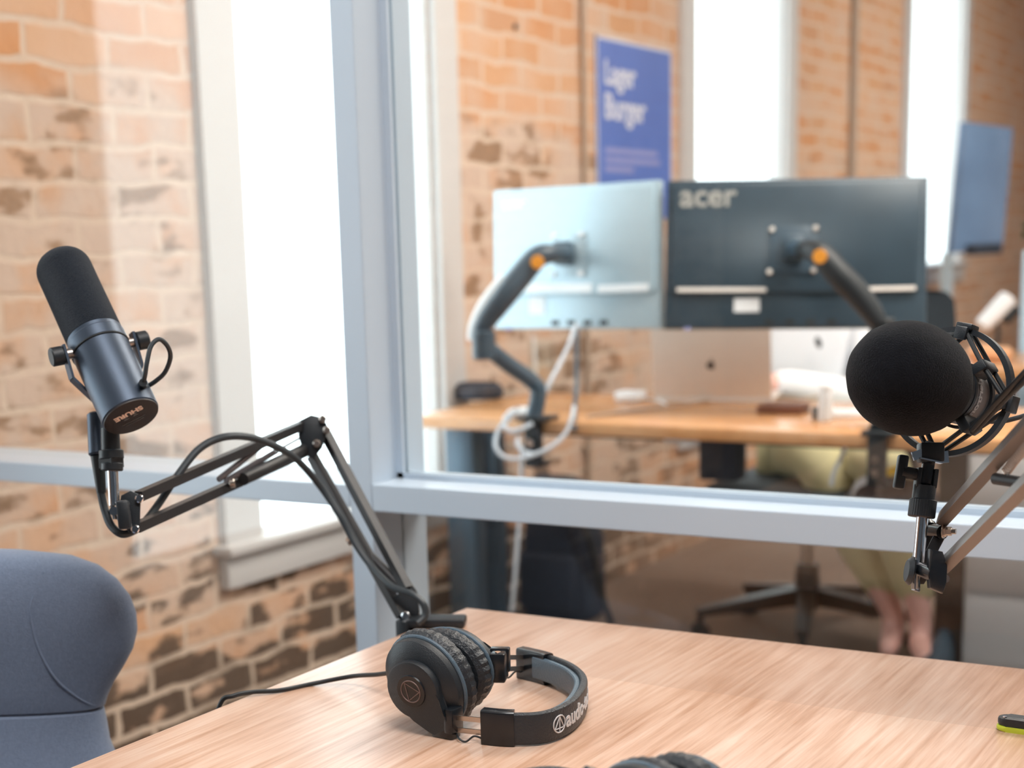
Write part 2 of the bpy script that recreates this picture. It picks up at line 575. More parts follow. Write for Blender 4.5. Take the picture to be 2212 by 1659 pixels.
M['cabinet'] = mat('grey_cabinet_enamel', (196, 196, 198), 0.5, 0, 0.03, 3)
M['lime'] = mat('lime_plastic', (200, 214, 60), 0.4, 0, 0.05)
M['greyfab'] = mat('grey_fabric', (112, 106, 106), 0.9, 0, 0.15, 90, 0.3, 300)
M['bag'] = mat('navy_black_nylon', (38, 46, 60), 0.7, 0, 0.2, 30, 0.3, 300)
M['red'] = mat('red_nylon', (160, 40, 46), 0.6, 0, 0.1)
M['yellow'] = mat('yellow_tape', (244, 206, 40), 0.5, 0, 0.04)
M['leaf'] = mat('dark_leaf', (62, 84, 44), 0.6, 0, 0.3, 20)
M['screen'] = mat('blue_glossy_print', (112, 138, 172), 0.15, 0, 0.35, 3.5)
M['terracotta'] = mat('peach_glaze', (232, 176, 132), 0.5, 0, 0.15, 20)
M['boardblue'] = mat('pale_blue_laminate', (190, 212, 226), 0.4, 0, 0.03)

# ------------------------------------------------------------------ the room
WX = -2.42                     # inner face of the brick wall
WT = 0.06
WINS = [(0.36, 1.215), (2.98, 3.83), (5.63, 6.605), (8.44, 9.515)]
SILL, HEAD, Y0, Y1 = 0.50, 2.72, -2.2, 13.0
bw = B()
ys = [Y0] + [v for w in WINS for v in w] + [Y1]
for a, b_ in zip(ys[::2], ys[1::2]):
    bw.span((WX - WT, a, 0), (WX, b_, 2.9))
for a, b_ in WINS:
    s_ = 1.0 if a > 8 else SILL
    bw.span((WX - WT, a, 0), (WX, b_, s_ - 0.005)); bw.span((WX - WT, a, HEAD + 0.005), (WX, b_, 2.9))
struct('wall_left', bw, M['brick'])
struct('floor', B().span((WX - 0.3, Y0 - .1, -0.1), (4.6, Y1, 0)), M['carpet'])
struct('ceiling', B().span((WX - 0.3, Y0 - .1, 2.9), (4.6, Y1, 3.0)), M['ceiling'])
struct('wall_back', B().span((WX, Y0 - .1, 0), (2.2, Y0, 2.9)), M['plaster'])
struct('wall_right', B().span((2.1, Y0, 0), (2.2, 1.8, 2.9)), M['plaster'])
struct('wall_far', B().span((WX, Y1 - .1, 0), (4.6, Y1, 2.9)), M['brick'])
struct('wall_side', B().span((4.5, 1.8, 0), (4.6, Y1 - .1, 2.9)), M['ceiling'])

for i, (a, b_) in enumerate(WINS):
    zs = 1.0 if a > 8 else SILL
    f = B()
    cw = 0.115                                            # casing width
    lft = 0.135 if i == 1 else cw
    f.span((WX, a - lft, zs - 0.02), (WX + 0.022, a, HEAD + cw))
    f.span((WX, b_, zs - 0.02), (WX + 0.022, b_ + cw, HEAD + cw))
    f.span((WX, a - lft, HEAD), (WX + 0.026, b_ + cw, HEAD + cw))
    for y_0, y_1 in ((a - 0.004, a + 0.012), (b_ - 0.012, b_ + 0.004)):      # sash
        f.span((WX - WT, y_0, zs), (WX - 0.002, y_1, HEAD))
    f.span((WX - WT, a + 0.012, zs - 0.004), (WX - 0.021, b_ - 0.012, zs + 0.004))
    f.span((WX - WT, a, HEAD), (WX - 0.002, b_, HEAD + 0.004))
    wf = struct('window_%d' % (i + 1), f, M['casing'])
    s = B()
    s.span((WX - 0.02, a - 0.16, zs - 0.022), (WX + 0.055, b_ + 0.14, zs), 0.004)
    s.span((WX, a - 0.145, zs - 0.105), (WX + 0.03, b_ + 0.125, zs - 0.022), 0.004)
    obj('window_sill', s, M['casing'], wf)
    obj('glass_pane', B().span((WX - 0.045, a + 0.013, zs + 0.005), (WX - 0.040, b_ - 0.013, HEAD - 0.001)), M['glass'], wf)

# glazed partition of 38 x 138 mm timber
YF, YB, YG = 1.80, 1.938, 1.874
PL, PR = -1.291, -1.253
struct('trim_1', B().span((PL, YF, 0.1), (PR, YB, 2.9), 0.002), M['paint'])                        # post
struct('trim_2', B().span((PR, YF, 0.822), (2.1, YB, 0.8605), 0.002), M['paint'])                  # rail, right
struct('trim_3', B().span((WX, YF, 0.825), (PL, YB, 0.857), 0.002), M['paint'])                    # rail, left
struct('trim_4', B().span((WX, YF, 0.0), (2.1, YB, 0.1)), M['paint'])                              # bottom plate
gs = B()                                                                                           # glazing stops
for x0, x1 in ((PR, PR + 0.010),):
    gs.span((x0, 1.865, 0.8605), (x1, 1.871, 2.9)); gs.span((x0, 1.879, 0.8605), (x1, 1.885, 2.9))
gs.span((PR, 1.865, 0.8605), (2.1, 1.871, 0.868)); gs.span((PR, 1.879, 0.8605), (2.1, 1.885, 0.868))
struct('trim_5', gs, M['paint'])
for i, (x0, x1, z0, z1) in enumerate(((PR, 2.1, 0.8605, 2.9), (WX, PL, 0.857, 2.9), (PR, 2.1, 0.1, 0.822), (WX, PL, 0.1, 0.825))):
    struct('window_%d' % (i + 5), B().span((x0, YG - 0.003, z0), (x1, YG + 0.003, z1)), M['glass'])

# conduits and wall anchor
t = thing('wall_conduit', 'grey conduit pipe running up the brick beside the blue poster', 'pipe', (WX + 0.014, 4.735, 0))
obj('pipe', B().cyl((WX + 0.014, 4.735, 0), (WX + 0.014, 4.735, 2.88), 0.010), M['conduit'], t)
for z in (0.5, 1.3, 2.1, 2.6):
    obj('clip', B().box((WX + 0.01, 4.735, z), (0.02, 0.05, 0.02), None, 0.002), M['conduit'], t)
t = thing('wall_conduit', 'thin grey conduit pipe on the brick pier between the two right-hand windows', 'pipe', (WX + 0.014, 7.50, 0))
obj('pipe', B().cyl((WX + 0.014, 7.50, 0), (WX + 0.014, 7.50, 2.88), 0.022), M['conduit'], t)
for z in (0.5, 1.3, 2.1, 2.6):
    obj('clip', B().box((WX + 0.01, 7.50, z), (0.02, 0.06, 0.02), None, 0.002), M['conduit'], t)
tag(obj('wall_anchor', B().cyl((WX - 0.005, 4.313, 1.806), (WX + 0.006, 4.313, 1.806), 0.010, 0.008), M['black']),
    'small black anchor plug in the orange brick left of the conduit', 'wall plug')

# poster
px_ = WX + 0.004
t = thing('poster', 'blue paper poster with pale lettering on the brick wall', 'poster', (px_, 5.138, 1.25))
obj('sheet', B().span((px_, 4.837, 1.25), (px_ + 0.003, 5.44, 1.832), 0), M['poster'], t)
bd = B()
for a, b_, c_, d2 in ((4.837, 4.847, 1.25, 1.832), (5.43, 5.44, 1.25, 1.832), (4.837, 5.44, 1.822, 1.832)):
    bd.span((px_ + 0.003, a, c_), (px_ + 0.0036, b_, d2))
obj('border', bd, M['posterlight'], t)
wr = B()
wr.text('Lager', (px_ + 0.0035, 4.895, 1.685), V((0, 1, 0)), V((0, 0, 1)), 0.108, bold=0.003)
wr.text('Burger', (px_ + 0.0035, 4.895, 1.575), V((0, 1, 0)), V((0, 0, 1)), 0.115, bold=0.003)
obj('lettering', wr, M['posterlight'], t)
ln = B()
for k, w_ in enumerate((0.42, 0.44, 0.22)):
    ln.span((px_ + 0.003, 4.895, 1.462 - 0.03 * k), (px_ + 0.0036, 4.895 + w_, 1.480 - 0.03 * k))
obj('small_print', ln, M['posterdim'], t)

# ------------------------------------------------------------------ table
TZ = 0.73
t = thing('table', 'oak table with pale grain in the foreground under the headphones', 'table', (-0.1, 0.95, 0))
tt = obj('tabletop', B().span((-1.036, 0.24, TZ - 0.028), (1.05, 1.688, TZ), 0.004), M['table'], t)
# object coordinates of the top are measured from the thing's base, so the seam sits at 1.46-0.95
fr = B()
fr.span((-0.93, 0.36, 0.64), (0.93, 0.385, TZ - 0.028)); fr.span((-0.93, 1.54, 0.64), (0.93, 1.565, TZ - 0.028))
fr.span((-0.93, 0.36, 0.64), (-0.905, 1.565, TZ - 0.028)); fr.span((0.905, 0.36, 0.64), (0.93, 1.565, TZ - 0.028))
obj('apron', fr, M['desk'], t)
for x in (-0.90, 0.90):
    for y in (0.40, 1.53):
        obj('leg', B().box((x, y, (TZ - 0.028) / 2), (0.06, 0.06, TZ - 0.028), None, 0.004), M['desk'], t)


# ------------------------------------------------------------------ headphones
def cam2(x, y, z):
    return cdir(x, y, z)


def ear_cup(root, c, n, m, ext=0.050):
    """c centre of the joint between shell and cushion; n outward; m towards the slider"""
    n = n.normalized(); m = (m - n * m.dot(n)).normalized(); s = n.cross(m)
    A, Bx = 0.047, 0.84
    shell = B().lathe(c, n, [(-0.002, A * 0.9), (0.0, A * 0.99), (0.006, A), (0.011, A * 0.97), (0.016, A * 0.84), (0.020, A * 0.62), (0.0215, A * 0.3)], 56, Bx, m)
    cup = obj('ear_cup', shell, M['black'], root)
    obj('rim', B().torus(c + n * 0.001, n, A * 1.0, 0.0022, 64, 8, Bx, m), M['pad_sheen'], cup)
    pl = lambda q, tt: 0.012 * math.cos(34 * q) * (1 if -0.017 < tt < -0.003 else 0) + 0.004 * math.cos(9 * q)
    cu = B().lathe(c, n, [(-0.001, A * 0.9), (-0.002, A * 1.0), (-0.006, A * 1.07), (-0.011, A * 1.08), (-0.016, A * 1.04), (-0.0195, A * 0.93), (-0.020, A * 0.75), (-0.016, A * 0.62), (-0.004, A * 0.55)], 136, Bx, m, pl)
    obj('ear_cushion', cu, M['leather'], root)
    # yoke: a keyhole plate round the badge running out to the slider block
    pts = []
    for k in range(26):
        q = math.radians(40 + 280 * k / 25)
        pts.append(c + n * 0.019 + m * 0.029 * math.cos(q) + s * 0.029 * math.sin(q))
    pts += [c + n * 0.019 + m * (ext - 0.012) - s * 0.014, c + n * 0.017 + m * ext - s * 0.011, c + n * 0.017 + m * ext + s * 0.011, c + n * 0.019 + m * (ext - 0.012) + s * 0.014]
    yk = obj('yoke', B().prism(pts, n * 0.009, 0.002), M['black'], root)
    obj('badge', B().cyl(c + n * 0.027, c + n * 0.0295, 0.0165, 0.0155, 40), M['gloss_black'], yk)
    em = B().torus(c + n * 0.0297, n, 0.0108, 0.0006, 40, 6)
    for a0, a1 in ((90, 215), (90, 325), (215, 325)):
        p0 = c + n * 0.0297 - m * (0.0100 * math.sin(math.radians(a0))) + s * 0.0100 * math.cos(math.radians(a0))
        p1 = c + n * 0.0297 - m * (0.0100 * math.sin(math.radians(a1))) + s * 0.0100 * math.cos(math.radians(a1))
        em.bar(p0, p1, 0.0008, 0.0006, n)
    obj('emblem', em, M['dullprint'], yk)
    return c + n * 0.012 + m * ext, m


def slider_block(root, c, to):
    """hinge block between yoke and rods, turned towards the end of the band"""
    d = (V(to) - V(c)); d.z = 0; d.normalize()
    s = V((-d.y, d.x, 0))
    obj('slider_block', B().box(c, (0.024, 0.015, 0.029), (d, s, V((0, 0, 1))), 0.002).box(c + d * 0.009 + V((0, 0, 0.004)), (0.010, 0.019, 0.024), (d, s, V((0, 0, 1))), 0.0015), M['gloss_black'], root)
    obj('screw', B().cyl(c - d * 0.006 + V((0, 0, 0.0142)), c - d * 0.006 + V((0, 0, 0.0157)), 0.0028, None, 16), M['chrome'], root)
    return c + d * 0.012, d


def depth(p):
    return (V(p) - EYE).dot(R.col[2])


def headphones(root, P, nearcup, farcup):
    up = V((0, 0, 1))
    Z = V((0, 0, 0.0165))
    path = [p + Z for p in smoothpath(P, 10)]
    L_ = 6
    obj('headband', B().sweep(path[L_:-L_], 0.0075, 0.031, up, 0.45), M['leather'], root)
    obj('headband_padding', B().sweep(path[L_ + 1:-L_ - 1], 0.007, 0.025, up, 0.5, -0.0065), M['pad_sheen'], root)
    ends = []
    for seg in (path[:L_ + 6], path[-L_ - 6:]):
        obj('end_cap', B().sweep(seg, 0.0135, 0.034, up, 0.2, -0.002), M['gloss_black'], root)
    for blk, end, nxt in ((nearcup, path[0], path[1]), (farcup, path[-1], path[-2])):
        b0, mm = blk
        d = (end - b0)
        for dz in (-0.006, 0.006):
            a0 = b0 + V((0, 0, dz)) - mm * 0.004
            obj('slider_rod', B().bar(a0, end + V((0, 0, dz)) + (nxt - end).normalized() * 0.004, 0.0016, 0.0048), M['steel'], root)
        q0 = b0 - V((0, 0, 0.009)); q1 = end - V((0, 0, 0.012))
        lo = (q0 + q1) / 2 - V((0, 0, 0.004)) - V((0.0, 0.007, 0))
        lo.z = max(lo.z, TZ + 0.0015)
        obj('wire', B().tube([q0, (q0 + lo) / 2 - V((0, 0.004, 0)), lo, (lo + q1) / 2 + V((0, 0, 0.004)), q1], 0.0010, 8, 6), M['rubber'], root)
    return path


n1 = cdir(-0.52, 0.30, -0.80)
c1 = onz(925, 1470, 0.778)
m1 = cdir(0.6, 0.8, -0.07)
hp = thing('headphones', 'black studio headphones lying on the oak table with a lettered headband', 'headphones', (c1.x + 0.1, c1.y, TZ))
k1 = ear_cup(hp, c1, n1, m1)
n2 = cdir(0.50, -0.26, 0.82)
c2 = c1 + n2 * 0.040
k2 = ear_cup(hp, c2, n2, cdir(0.93, 0.10, -0.515), 0.046)
band = [onz(1043, 1606, TZ), onz(1105, 1611, TZ), onz(1180, 1606, TZ), onz(1238, 1577, TZ), onz(1262, 1532, TZ), onz(1238, 1500, TZ), onz(1183, 1476, TZ), onz(1128, 1462, TZ)]
k1 = slider_block(hp, at(963, 1560, depth(k1[0]) - 0.006), band[0])
k2 = slider_block(hp, at(1078, 1438, depth(k2[0])), band[-1])
bp_ = headphones(hp, band, k1, k2)
# lettering follows the outside of the band
arc = [0.0]
for a, b_ in zip(bp_, bp_[1:]):
    arc.append(arc[-1] + (b_ - a).length)


def along(s):
    i = 0
    while i < len(arc) - 2 and arc[i + 1] < s:
        i += 1
    f = (s - arc[i]) / (arc[i + 1] - arc[i])
    p = bp_[i].lerp(bp_[i + 1], f)
    d = (bp_[i + 1] - bp_[i]).normalized()
    return p, d


def wrapband(p, s0):
    q, d = along(s0 + p.x)
    o = d.cross(V((0, 0, 1))).normalized()
    return q + o * (0.0040 + p.z) + V((0, 0, p.y))


i0 = min(range(len(bp_)), key=lambda i: (bp_[i] - onz(1190, 1603, TZ)).length)
s0 = arc[i0]
tx = B().text('audio-technica', V(), V((1, 0, 0)), V((0, 1, 0)), 0.0215, 0.0003, 'LEFT', lambda p: wrapband(V((p.x, p.y - 0.0060, p.z)), s0 + 0.0165), 0.0005)
lo = []
for k in range(40):
    q = 2 * math.pi * k / 40
    lo.append(wrapband(V((0.0082 * math.cos(q), 0.0082 * math.sin(q), 0.0001)), s0 + 0.006))
tx.tube(lo, 0.0007, 6, 1, True)
for a0, a1 in ((90, 215), (90, 270), (90, 325), (215, 325)):
    p0 = wrapband(V((0.0075 * math.cos(math.radians(a0)), 0.0075 * math.sin(math.radians(a0)), 0.0001)), s0 + 0.006)
    p1 = wrapband(V((0.0075 * math.cos(math.radians(a1)), 0.0075 * math.sin(math.radians(a1)), 0.0001)), s0 + 0.006)
    tx.tube([p0, p1], 0.0006, 6, 2)
obj('lettering', tx, M['print'], hp)
cb = [onz(850, 1452, TZ + 0.030), onz(815, 1457, TZ + 0.020), onz(760, 1461, TZ + 0.010), onz(680, 1476, TZ + 0.0025), onz(605, 1491, TZ + 0.0025), onz(545, 1495, TZ + 0.004),
      onz(505, 1503, TZ + 0.004), onz(476, 1520, TZ - 0.004)]
e_ = cb[-1]
cb += [V((e_.x - 0.006, e_.y - 0.01, TZ - 0.05)), V((e_.x - 0.006, e_.y - 0.02, TZ - 0.2))]
obj('cord', B().tube(cb, 0.0024, 10, 8), M['rubber'], hp)


def copy_tree(o, parent=None):
    c = o.copy()
    COL.objects.link(c)
    if parent:
        c.parent = parent
    for ch in list(o.children):
        if ch.name.split('.')[0] in ('cord', 'lettering'):
            continue
        copy_tree(ch, c)
    return c


h2 = copy_tree(hp)
h2['label'] = 'second pair of black headphones cut off by the bottom edge, cushions nearest the viewer'
h2['category'] = 'headphones'
tgt = onz(1232, 1808, TZ)
piv = Matrix.Translation((-0.1, 0, 0))                    # it rests on its cups, the band propped a little off the table
tilt = piv @ Matrix.Rotation(math.radians(-12), 4, V((-math.sin(math.radians(20)), math.cos(math.radians(20)), 0))) @ piv.inverted()
mw = Matrix.Translation((tgt.x, tgt.y, TZ)) @ Matrix.Rotation(math.radians(163), 4, 'Z') @ tilt
h2.location = mw.to_translation()
h2.rotation_euler = mw.to_euler()

# pocket gadget at the right edge of the table
g0 = onz(2153, 1572, TZ)
gd = (onz(2300, 1592, TZ) - g0).normalized()
gs_ = V((-gd.y, gd.x, 0))
t = thing('pocket_gadget', 'small black gadget with lime green underside at the right end of the table', 'gadget', g0 + gd * 0.04)


def capsule(p, d, s, ln, w, z0, z1, bev):
    pts = []
    for k in range(13):
        q = math.radians(90 + 180 * k / 12)
        pts.append(p + d * (w + w * math.cos(q)) + s * w * math.sin(q))
    for k in range(13):
        q = math.radians(-90 + 180 * k / 12)
        pts.append(p + d * (ln - w + w * math.cos(q)) + s * w * math.sin(q))
    pts = [V((a.x, a.y, z0)) for a in pts]
    return B().prism(pts, V((0, 0, z1 - z0)), bev)


obj('base', capsule(g0, gd, gs_, 0.085, 0.0105, TZ, TZ + 0.005, 0.0015), M['lime'], t)
sh = obj('shell', capsule(g0 + gd * 0.001, gd, gs_, 0.083, 0.0095, TZ + 0.005, TZ + 0.0125, 0.002), M['black'], t)
obj('rivet', B().cyl(g0 + gd * 0.008 - gs_ * 0.004 + V((0, 0, 0.0125)), g0 + gd * 0.008 - gs_ * 0.004 + V((0, 0, 0.0135)), 0.002), M['chrome'], sh)
obj('hole', B().cyl(g0 + gd * 0.026 + V((0, 0, 0.0122)), g0 + gd * 0.026 + V((0, 0, 0.0130)), 0.002), M['rubber'], sh)

# ------------------------------------------------------------------ chair on the left
cc = at(-100, 1330, 1.83)
ax = cdir(1, 0, 0); ax.z = 0; ax.normalize()
fy = V((-ax.y, ax.x, 0))
ct = thing('upholstered_chair', 'blue-grey upholstered chair with a winged backrest at the table', 'chair', (cc.x, cc.y, 0))


def slab(rows):
    rs = []
    for z, w, tk, off in rows:
        ring = []
        for k in range(48):
            q = 2 * math.pi * k / 48
            cx, sx = math.cos(q), math.sin(q)
            e = 0.85
            x = w * math.copysign(abs(cx) ** e, cx)
            y = tk * math.copysign(abs(sx) ** e, sx)
            y += -0.35 * (x * x)                              # wings curl towards the sitter
            ring.append(V((cc.x, cc.y, z)) + ax * x + fy * (y + off))
        rs.append(ring)
    return rs


prof = [(0.8565, 0.03, 0.006, 0), (0.854, 0.09, 0.018, 0), (0.847, 0.145, 0.030, 0), (0.836, 0.174, 0.038, 0), (0.82, 0.194, 0.045, 0), (0.80, 0.208, 0.049, 0),
        (0.78, 0.214, 0.050, 0), (0.76, 0.214, 0.050, 0), (0.74, 0.208, 0.049, 0), (0.72, 0.196, 0.048, 0), (0.70, 0.182, 0.047, 0), (0.685, 0.174, 0.046, 0), (0.672, 0.169, 0.043, 0), (0.668, 0.160, 0.036, 0)]
obj('backrest', B().loft(slab(prof)), M['fabric'], ct)
prof2 = [(0.671, 0.155, 0.036, 0), (0.667, 0.167, 0.046, 0), (0.65, 0.169, 0.050, 0), (0.63, 0.172, 0.052, -0.004), (0.60, 0.184, 0.056, -0.01), (0.56, 0.205, 0.066, -0.02), (0.52, 0.228, 0.09, -0.05), (0.49, 0.24, 0.14, -0.09), (0.46, 0.245, 0.19, -0.13), (0.42, 0.245, 0.20, -0.14), (0.40, 0.23, 0.19, -0.14)]
obj('seat', B().loft(slab(prof2)), M['fabric'], ct)
for sgn in (1, -1):
    pts = []
    for z, x in ((0.835, 0.118), (0.80, 0.105), (0.77, 0.106), (0.74, 0.113), (0.71, 0.128), (0.685, 0.150), (0.675, 0.163)):
        row = min(prof, key=lambda r: abs(r[0] - z))
        q = math.acos(min(1, (x / row[1]) ** (1 / 0.85)))
        y = -row[2] * math.sin(q) ** 0.85 - 0.35 * x * x
        pts.append(V((cc.x, cc.y, z)) + ax * x * sgn + fy * y)
    obj('seam', B().tube(pts, 0.0013, 6, 6), M['fabric'], ct)
for sx_ in (-1, 1):
    for sy_ in (-1, 1):
        p0 = V((cc.x, cc.y, 0.41)) + ax * 0.14 * sx_ + fy * (-0.14 + 0.1 * sy_)
        p1 = V((cc.x, cc.y, 0.0)) + ax * 0.2 * sx_ + fy * (-0.14 + 0.17 * sy_)
        obj('leg', B().cyl(p1, p0, 0.011, 0.014), M['chairmetal'], ct)

# ------------------------------------------------------------------ microphone on the left
DC, DT = 1.64, 1.712
capc = at(283, 899, DC)
tip = at(126, 556, DT)
ma = (tip - capc).normalized()
ml = (tip - capc).length
mr = 0.0303
# knob direction, perpendicular to the axis
kd = None
for k in range(200):                                     # the depth step that makes the knob line square to the axis
    w_ = (at(290, 725, 1.66 + 0.001 * k / 2) - at(112, 758, 1.66 - 0.001 * k / 2)).normalized()
    if kd is None or abs(w_.dot(ma)) < abs(kd.dot(ma)):
        kd = w_
kd = (kd - ma * kd.dot(ma)).normalized()
vd = kd.cross(ma).normalized()
if vd.dot(capc - EYE) > 0:
    vd = -vd                                             # towards the viewer
mic = thing('microphone', 'black broadcast microphone with foam tip and end plate, on the left boom arm', 'microphone', capc)
body = B().lathe(capc, ma, [(0.0, mr * 0.96), (0.0015, mr), (0.085, mr * 1.0), (0.0865, mr * 0.97), (0.088, mr * 1.02), (0.100, mr * 1.02), (0.1015, mr * 0.98), (0.107, mr * 0.98)], 64)
mb = obj('microphone_body', body, M['satin'], mic)
obj('groove', B().torus(capc + ma * 0.0868, ma, mr * 1.0, 0.0011, 64, 8), M['rubber'], mb)
L2 = ml
foam = [(0.104, mr * 0.95), (0.106, mr * 0.99), (0.12, mr * 0.99), (0.16, mr * 0.98)]
for k in range(9):
    q = math.radians(10 * k)
    foam.append((L2 - 0.020 + 0.020 * math.sin(q), mr * 0.98 - 0.017 + 0.017 * math.cos(q) if k < 8 else 0.010))
foam.append((L2, 0.002))
obj('foam_windscreen', B().lathe(capc, ma, foam, 64), M['foam'], mic)
plate = obj('end_plate', B().lathe(capc, -ma, [(-0.001, mr * 0.97), (0.0012, mr * 0.96), (0.0016, mr * 0.9), (0.0016, 0.001)], 64), M['cap'], mic)
# printing, upside down as in the photograph
rt = (at(233, 921, DC) - at(340, 880, DC)); rt = (rt - ma * rt.dot(ma)).normalized()
upv = ma.cross(rt); upv = -upv if upv.dot(at(283, 960, DC) - capc) < 0 else upv
nn = rt.cross(upv)
if nn.dot(ma) > 0:
    rt = -rt
pt = B().text('SHURE', capc - ma * 0.0017 - upv * 0.0125, rt, upv, 0.0105, 0.0002, 'CENTER', None, 0.0005)
obj('lettering', pt, M['peach'], plate)
ic = B()
for dx in (-0.0052, 0.0052):
    for k in range(3):
        ic.box(capc - ma * 0.0018 - upv * (0.001 + 0.0022 * k) + rt * dx, (0.0055 if k != 1 else 0.003, 0.0007, 0.0004), (rt, upv, ma))
ic.box(capc - ma * 0.0018 + upv * 0.0065, (0.026, 0.0005, 0.0004), (rt, upv, ma))
ic.box(capc - ma * 0.0018 + upv * 0.0105, (0.020, 0.0004, 0.0004), (rt, upv, ma))
obj('switch_symbols', ic, M['steel'], plate)
kb = capc + ma * 0.0895
for sgn in (-1, 1):
    c0 = kb + kd * sgn * (mr + 0.003)
    hw = B().cyl(kb + kd * sgn * mr * 0.98, kb + kd * sgn * (mr + 0.010), 0.0055)
    obj('pivot', hw, M['steel'], mic)
    obj('yoke_knob', B().cyl(kb + kd * sgn * (mr + 0.0095), kb + kd * sgn * (mr + 0.0225), 0.0100, 0.0100, 28, 0.0012), M['black'], mic)
# yoke strap behind the body down to the mount
mnt = at(236, 945, 1.665)
yk = B()
down = (mnt - kb)
down = (down - kd * down.dot(kd)).normalized()
for sgn in (-1, 1):
    p0 = kb + kd * sgn * (mr + 0.0075) + down * -0.010
    p1 = kb + kd * sgn * (mr + 0.0075) + down * 0.026
    p2 = kb + kd * sgn * 0.012 + down * 0.066
    p3 = mnt - kd * 0 - down * 0.006
    wdir = down.cross(kd)
    for a, b_ in ((p0, p1), (p1, p2), (p2, p3)):
        yk.bar(a, b_, 0.014, 0.0026, kd)
obj('yoke', yk, M['satin'], mic)
lp = [at(308, 832, 1.625), at(313, 812, 1.615), at(317, 785, 1.612), at(326, 748, 1.615), at(344, 733, 1.62), at(362, 748, 1.63), at(368, 772, 1.64), at(357, 803, 1.65), at(338, 822, 1.655), at(318, 835, 1.66)]
obj('lead', B().tube(lp, 0.0024, 12, 8), M['cable'], mic)
obj('strain_relief', B().cyl(at(309, 833, 1.64), at(309, 826, 1.618), 0.0052, 0.004), M['black'], mic)
# stand mount and plug
mz0, mz1 = at(238, 925, 1.665), at(240, 985, 1.665)
obj('mount', B().cyl(mz0, mz1, 0.0095, 0.010, 28), M['black'], mic)
obj('thread_ring', B().cyl(at(240, 972, 1.665), at(241, 992, 1.665), 0.0128, None, 28, 0.001).cyl(at(242, 1000, 1.665), at(242, 1017, 1.665), 0.0115, None, 28, 0.001).box(at(240, 998, 1.665), (0.018, 0.018, 0.012)), M['black'], mic)
plug = thing('cable_connector', 'black cable plug pointing up behind the left microphone mount', 'connector', at(212, 1000, 1.69))
obj('sleeve', B().cyl(at(207, 893, 1.70), at(211, 985, 1.69), 0.0095, 0.0095, 28, 0.002), M['satin'], plug)
obj('boot', B().cyl(at(211, 985, 1.69), at(219, 1065, 1.69), 0.0075, 0.0050, 20), M['rubber'], plug)

# ------------------------------------------------------------------ left boom arm
arm = thing('boom_arm', 'black jointed boom arm with springs, clamped to the far-left table corner', 'microphone arm', onz(880, 1350, TZ))
HD, ED = 1.68, 2.02
up_ = V((0, 0, 1))
obj('chrome_post', B().cyl(at(243, 1012, 1.668), at(247, 1092, 1.668), 0.0058, None, 28), M['chrome'], arm)
obj('post_bracket', B().bar(at(240, 1078, 1.672), at(249, 1122, 1.672), 0.002, 0.012, cdir(0, 0, 1)).bar(at(254, 1080, 1.672), at(258, 1124, 1.672), 0.002, 0.012, cdir(0, 0, 1)).cyl(at(246, 1104, 1.655), at(246, 1104, 1.69), 0.0048), M['chrome'], arm)
hpts = [(262, 1070), (282, 1060), (301, 1068), (304, 1085), (302, 1140), (294, 1152), (278, 1150), (262, 1125), (256, 1095)]
obj('head_plate', B().prism([at(x, y, HD - 0.012) for x, y in hpts], (at(280, 1100, HD + 0.012) - at(280, 1100, HD - 0.012)), 0.001), M['black'], arm)
wk = B().cyl(at(268, 1098, HD - 0.028), at(268, 1098, HD), 0.0068)
wk.box(at(268, 1112, HD - 0.027), (0.013, 0.030, 0.012), (cdir(1, -0.1, 0), cdir(0.1, 1, 0), cdir(0, 0, 1)), 0.003)
obj('wing_knob', wk, M['black'], arm)
bl = [((301, 1077), HD), ((292, 1143), HD)]
for (x, y), d in bl:
    obj('bolt', B().cyl(at(x, y, d - 0.017), at(x, y, d - 0.010), 0.0046, 0.0046, 16, 0.0012), M['chrome'], arm)
obj('upper_bar', B().bar(at(300, 1072, HD), at(664, 914, ED), 0.0095, 0.0105, up_), M['leftarm'], arm)
obj('upper_bar', B().bar(at(294, 1140, HD), at(660, 976, ED), 0.0095, 0.0105, up_), M['leftarm'], arm)
el = [(648, 908), (672, 896), (698, 902), (710, 925), (696, 968), (676, 992), (654, 978), (644, 940)]
obj('elbow_plate', B().prism([at(x, y, ED - 0.018) for x, y in el], at(670, 940, ED + 0.016) - at(670, 940, ED - 0.018), 0.001), M['black'], arm)
for x, y in ((706, 929), (697, 905), (684, 958)):
    obj('bolt', B().cyl(at(x, y, ED - 0.026), at(x, y, ED - 0.017), 0.0048, None, 16, 0.0012), M['steel'], arm)
obj('bolt', B().cyl(at(496, 1045, 1.84), at(508, 1043, 1.84), 0.0055, None, 16, 0.001), M['steel'], arm)
BD = 1.94
obj('lower_bar', B().bar(at(704, 938, ED), at(880, 1272, BD), 0.011, 0.0112, up_), M['leftarm'], arm)
obj('lower_bar', B().bar(at(674, 985, ED), at(868, 1330, BD), 0.011, 0.0112, up_), M['leftarm'], arm)


def spring(p0, p1, r, turns):
    p0, p1 = V(p0), V(p1)
    a, u, s = frame(p1 - p0)
    n = int(turns * 8)
    pts = [p0 + (p1 - p0) * (k / n) + (u * math.cos(2 * math.pi * k / 8) + s * math.sin(2 * math.pi * k / 8)) * r for k in range(n + 1)]
    return B().tube(pts, 0.0008, 5, 1, False, False)


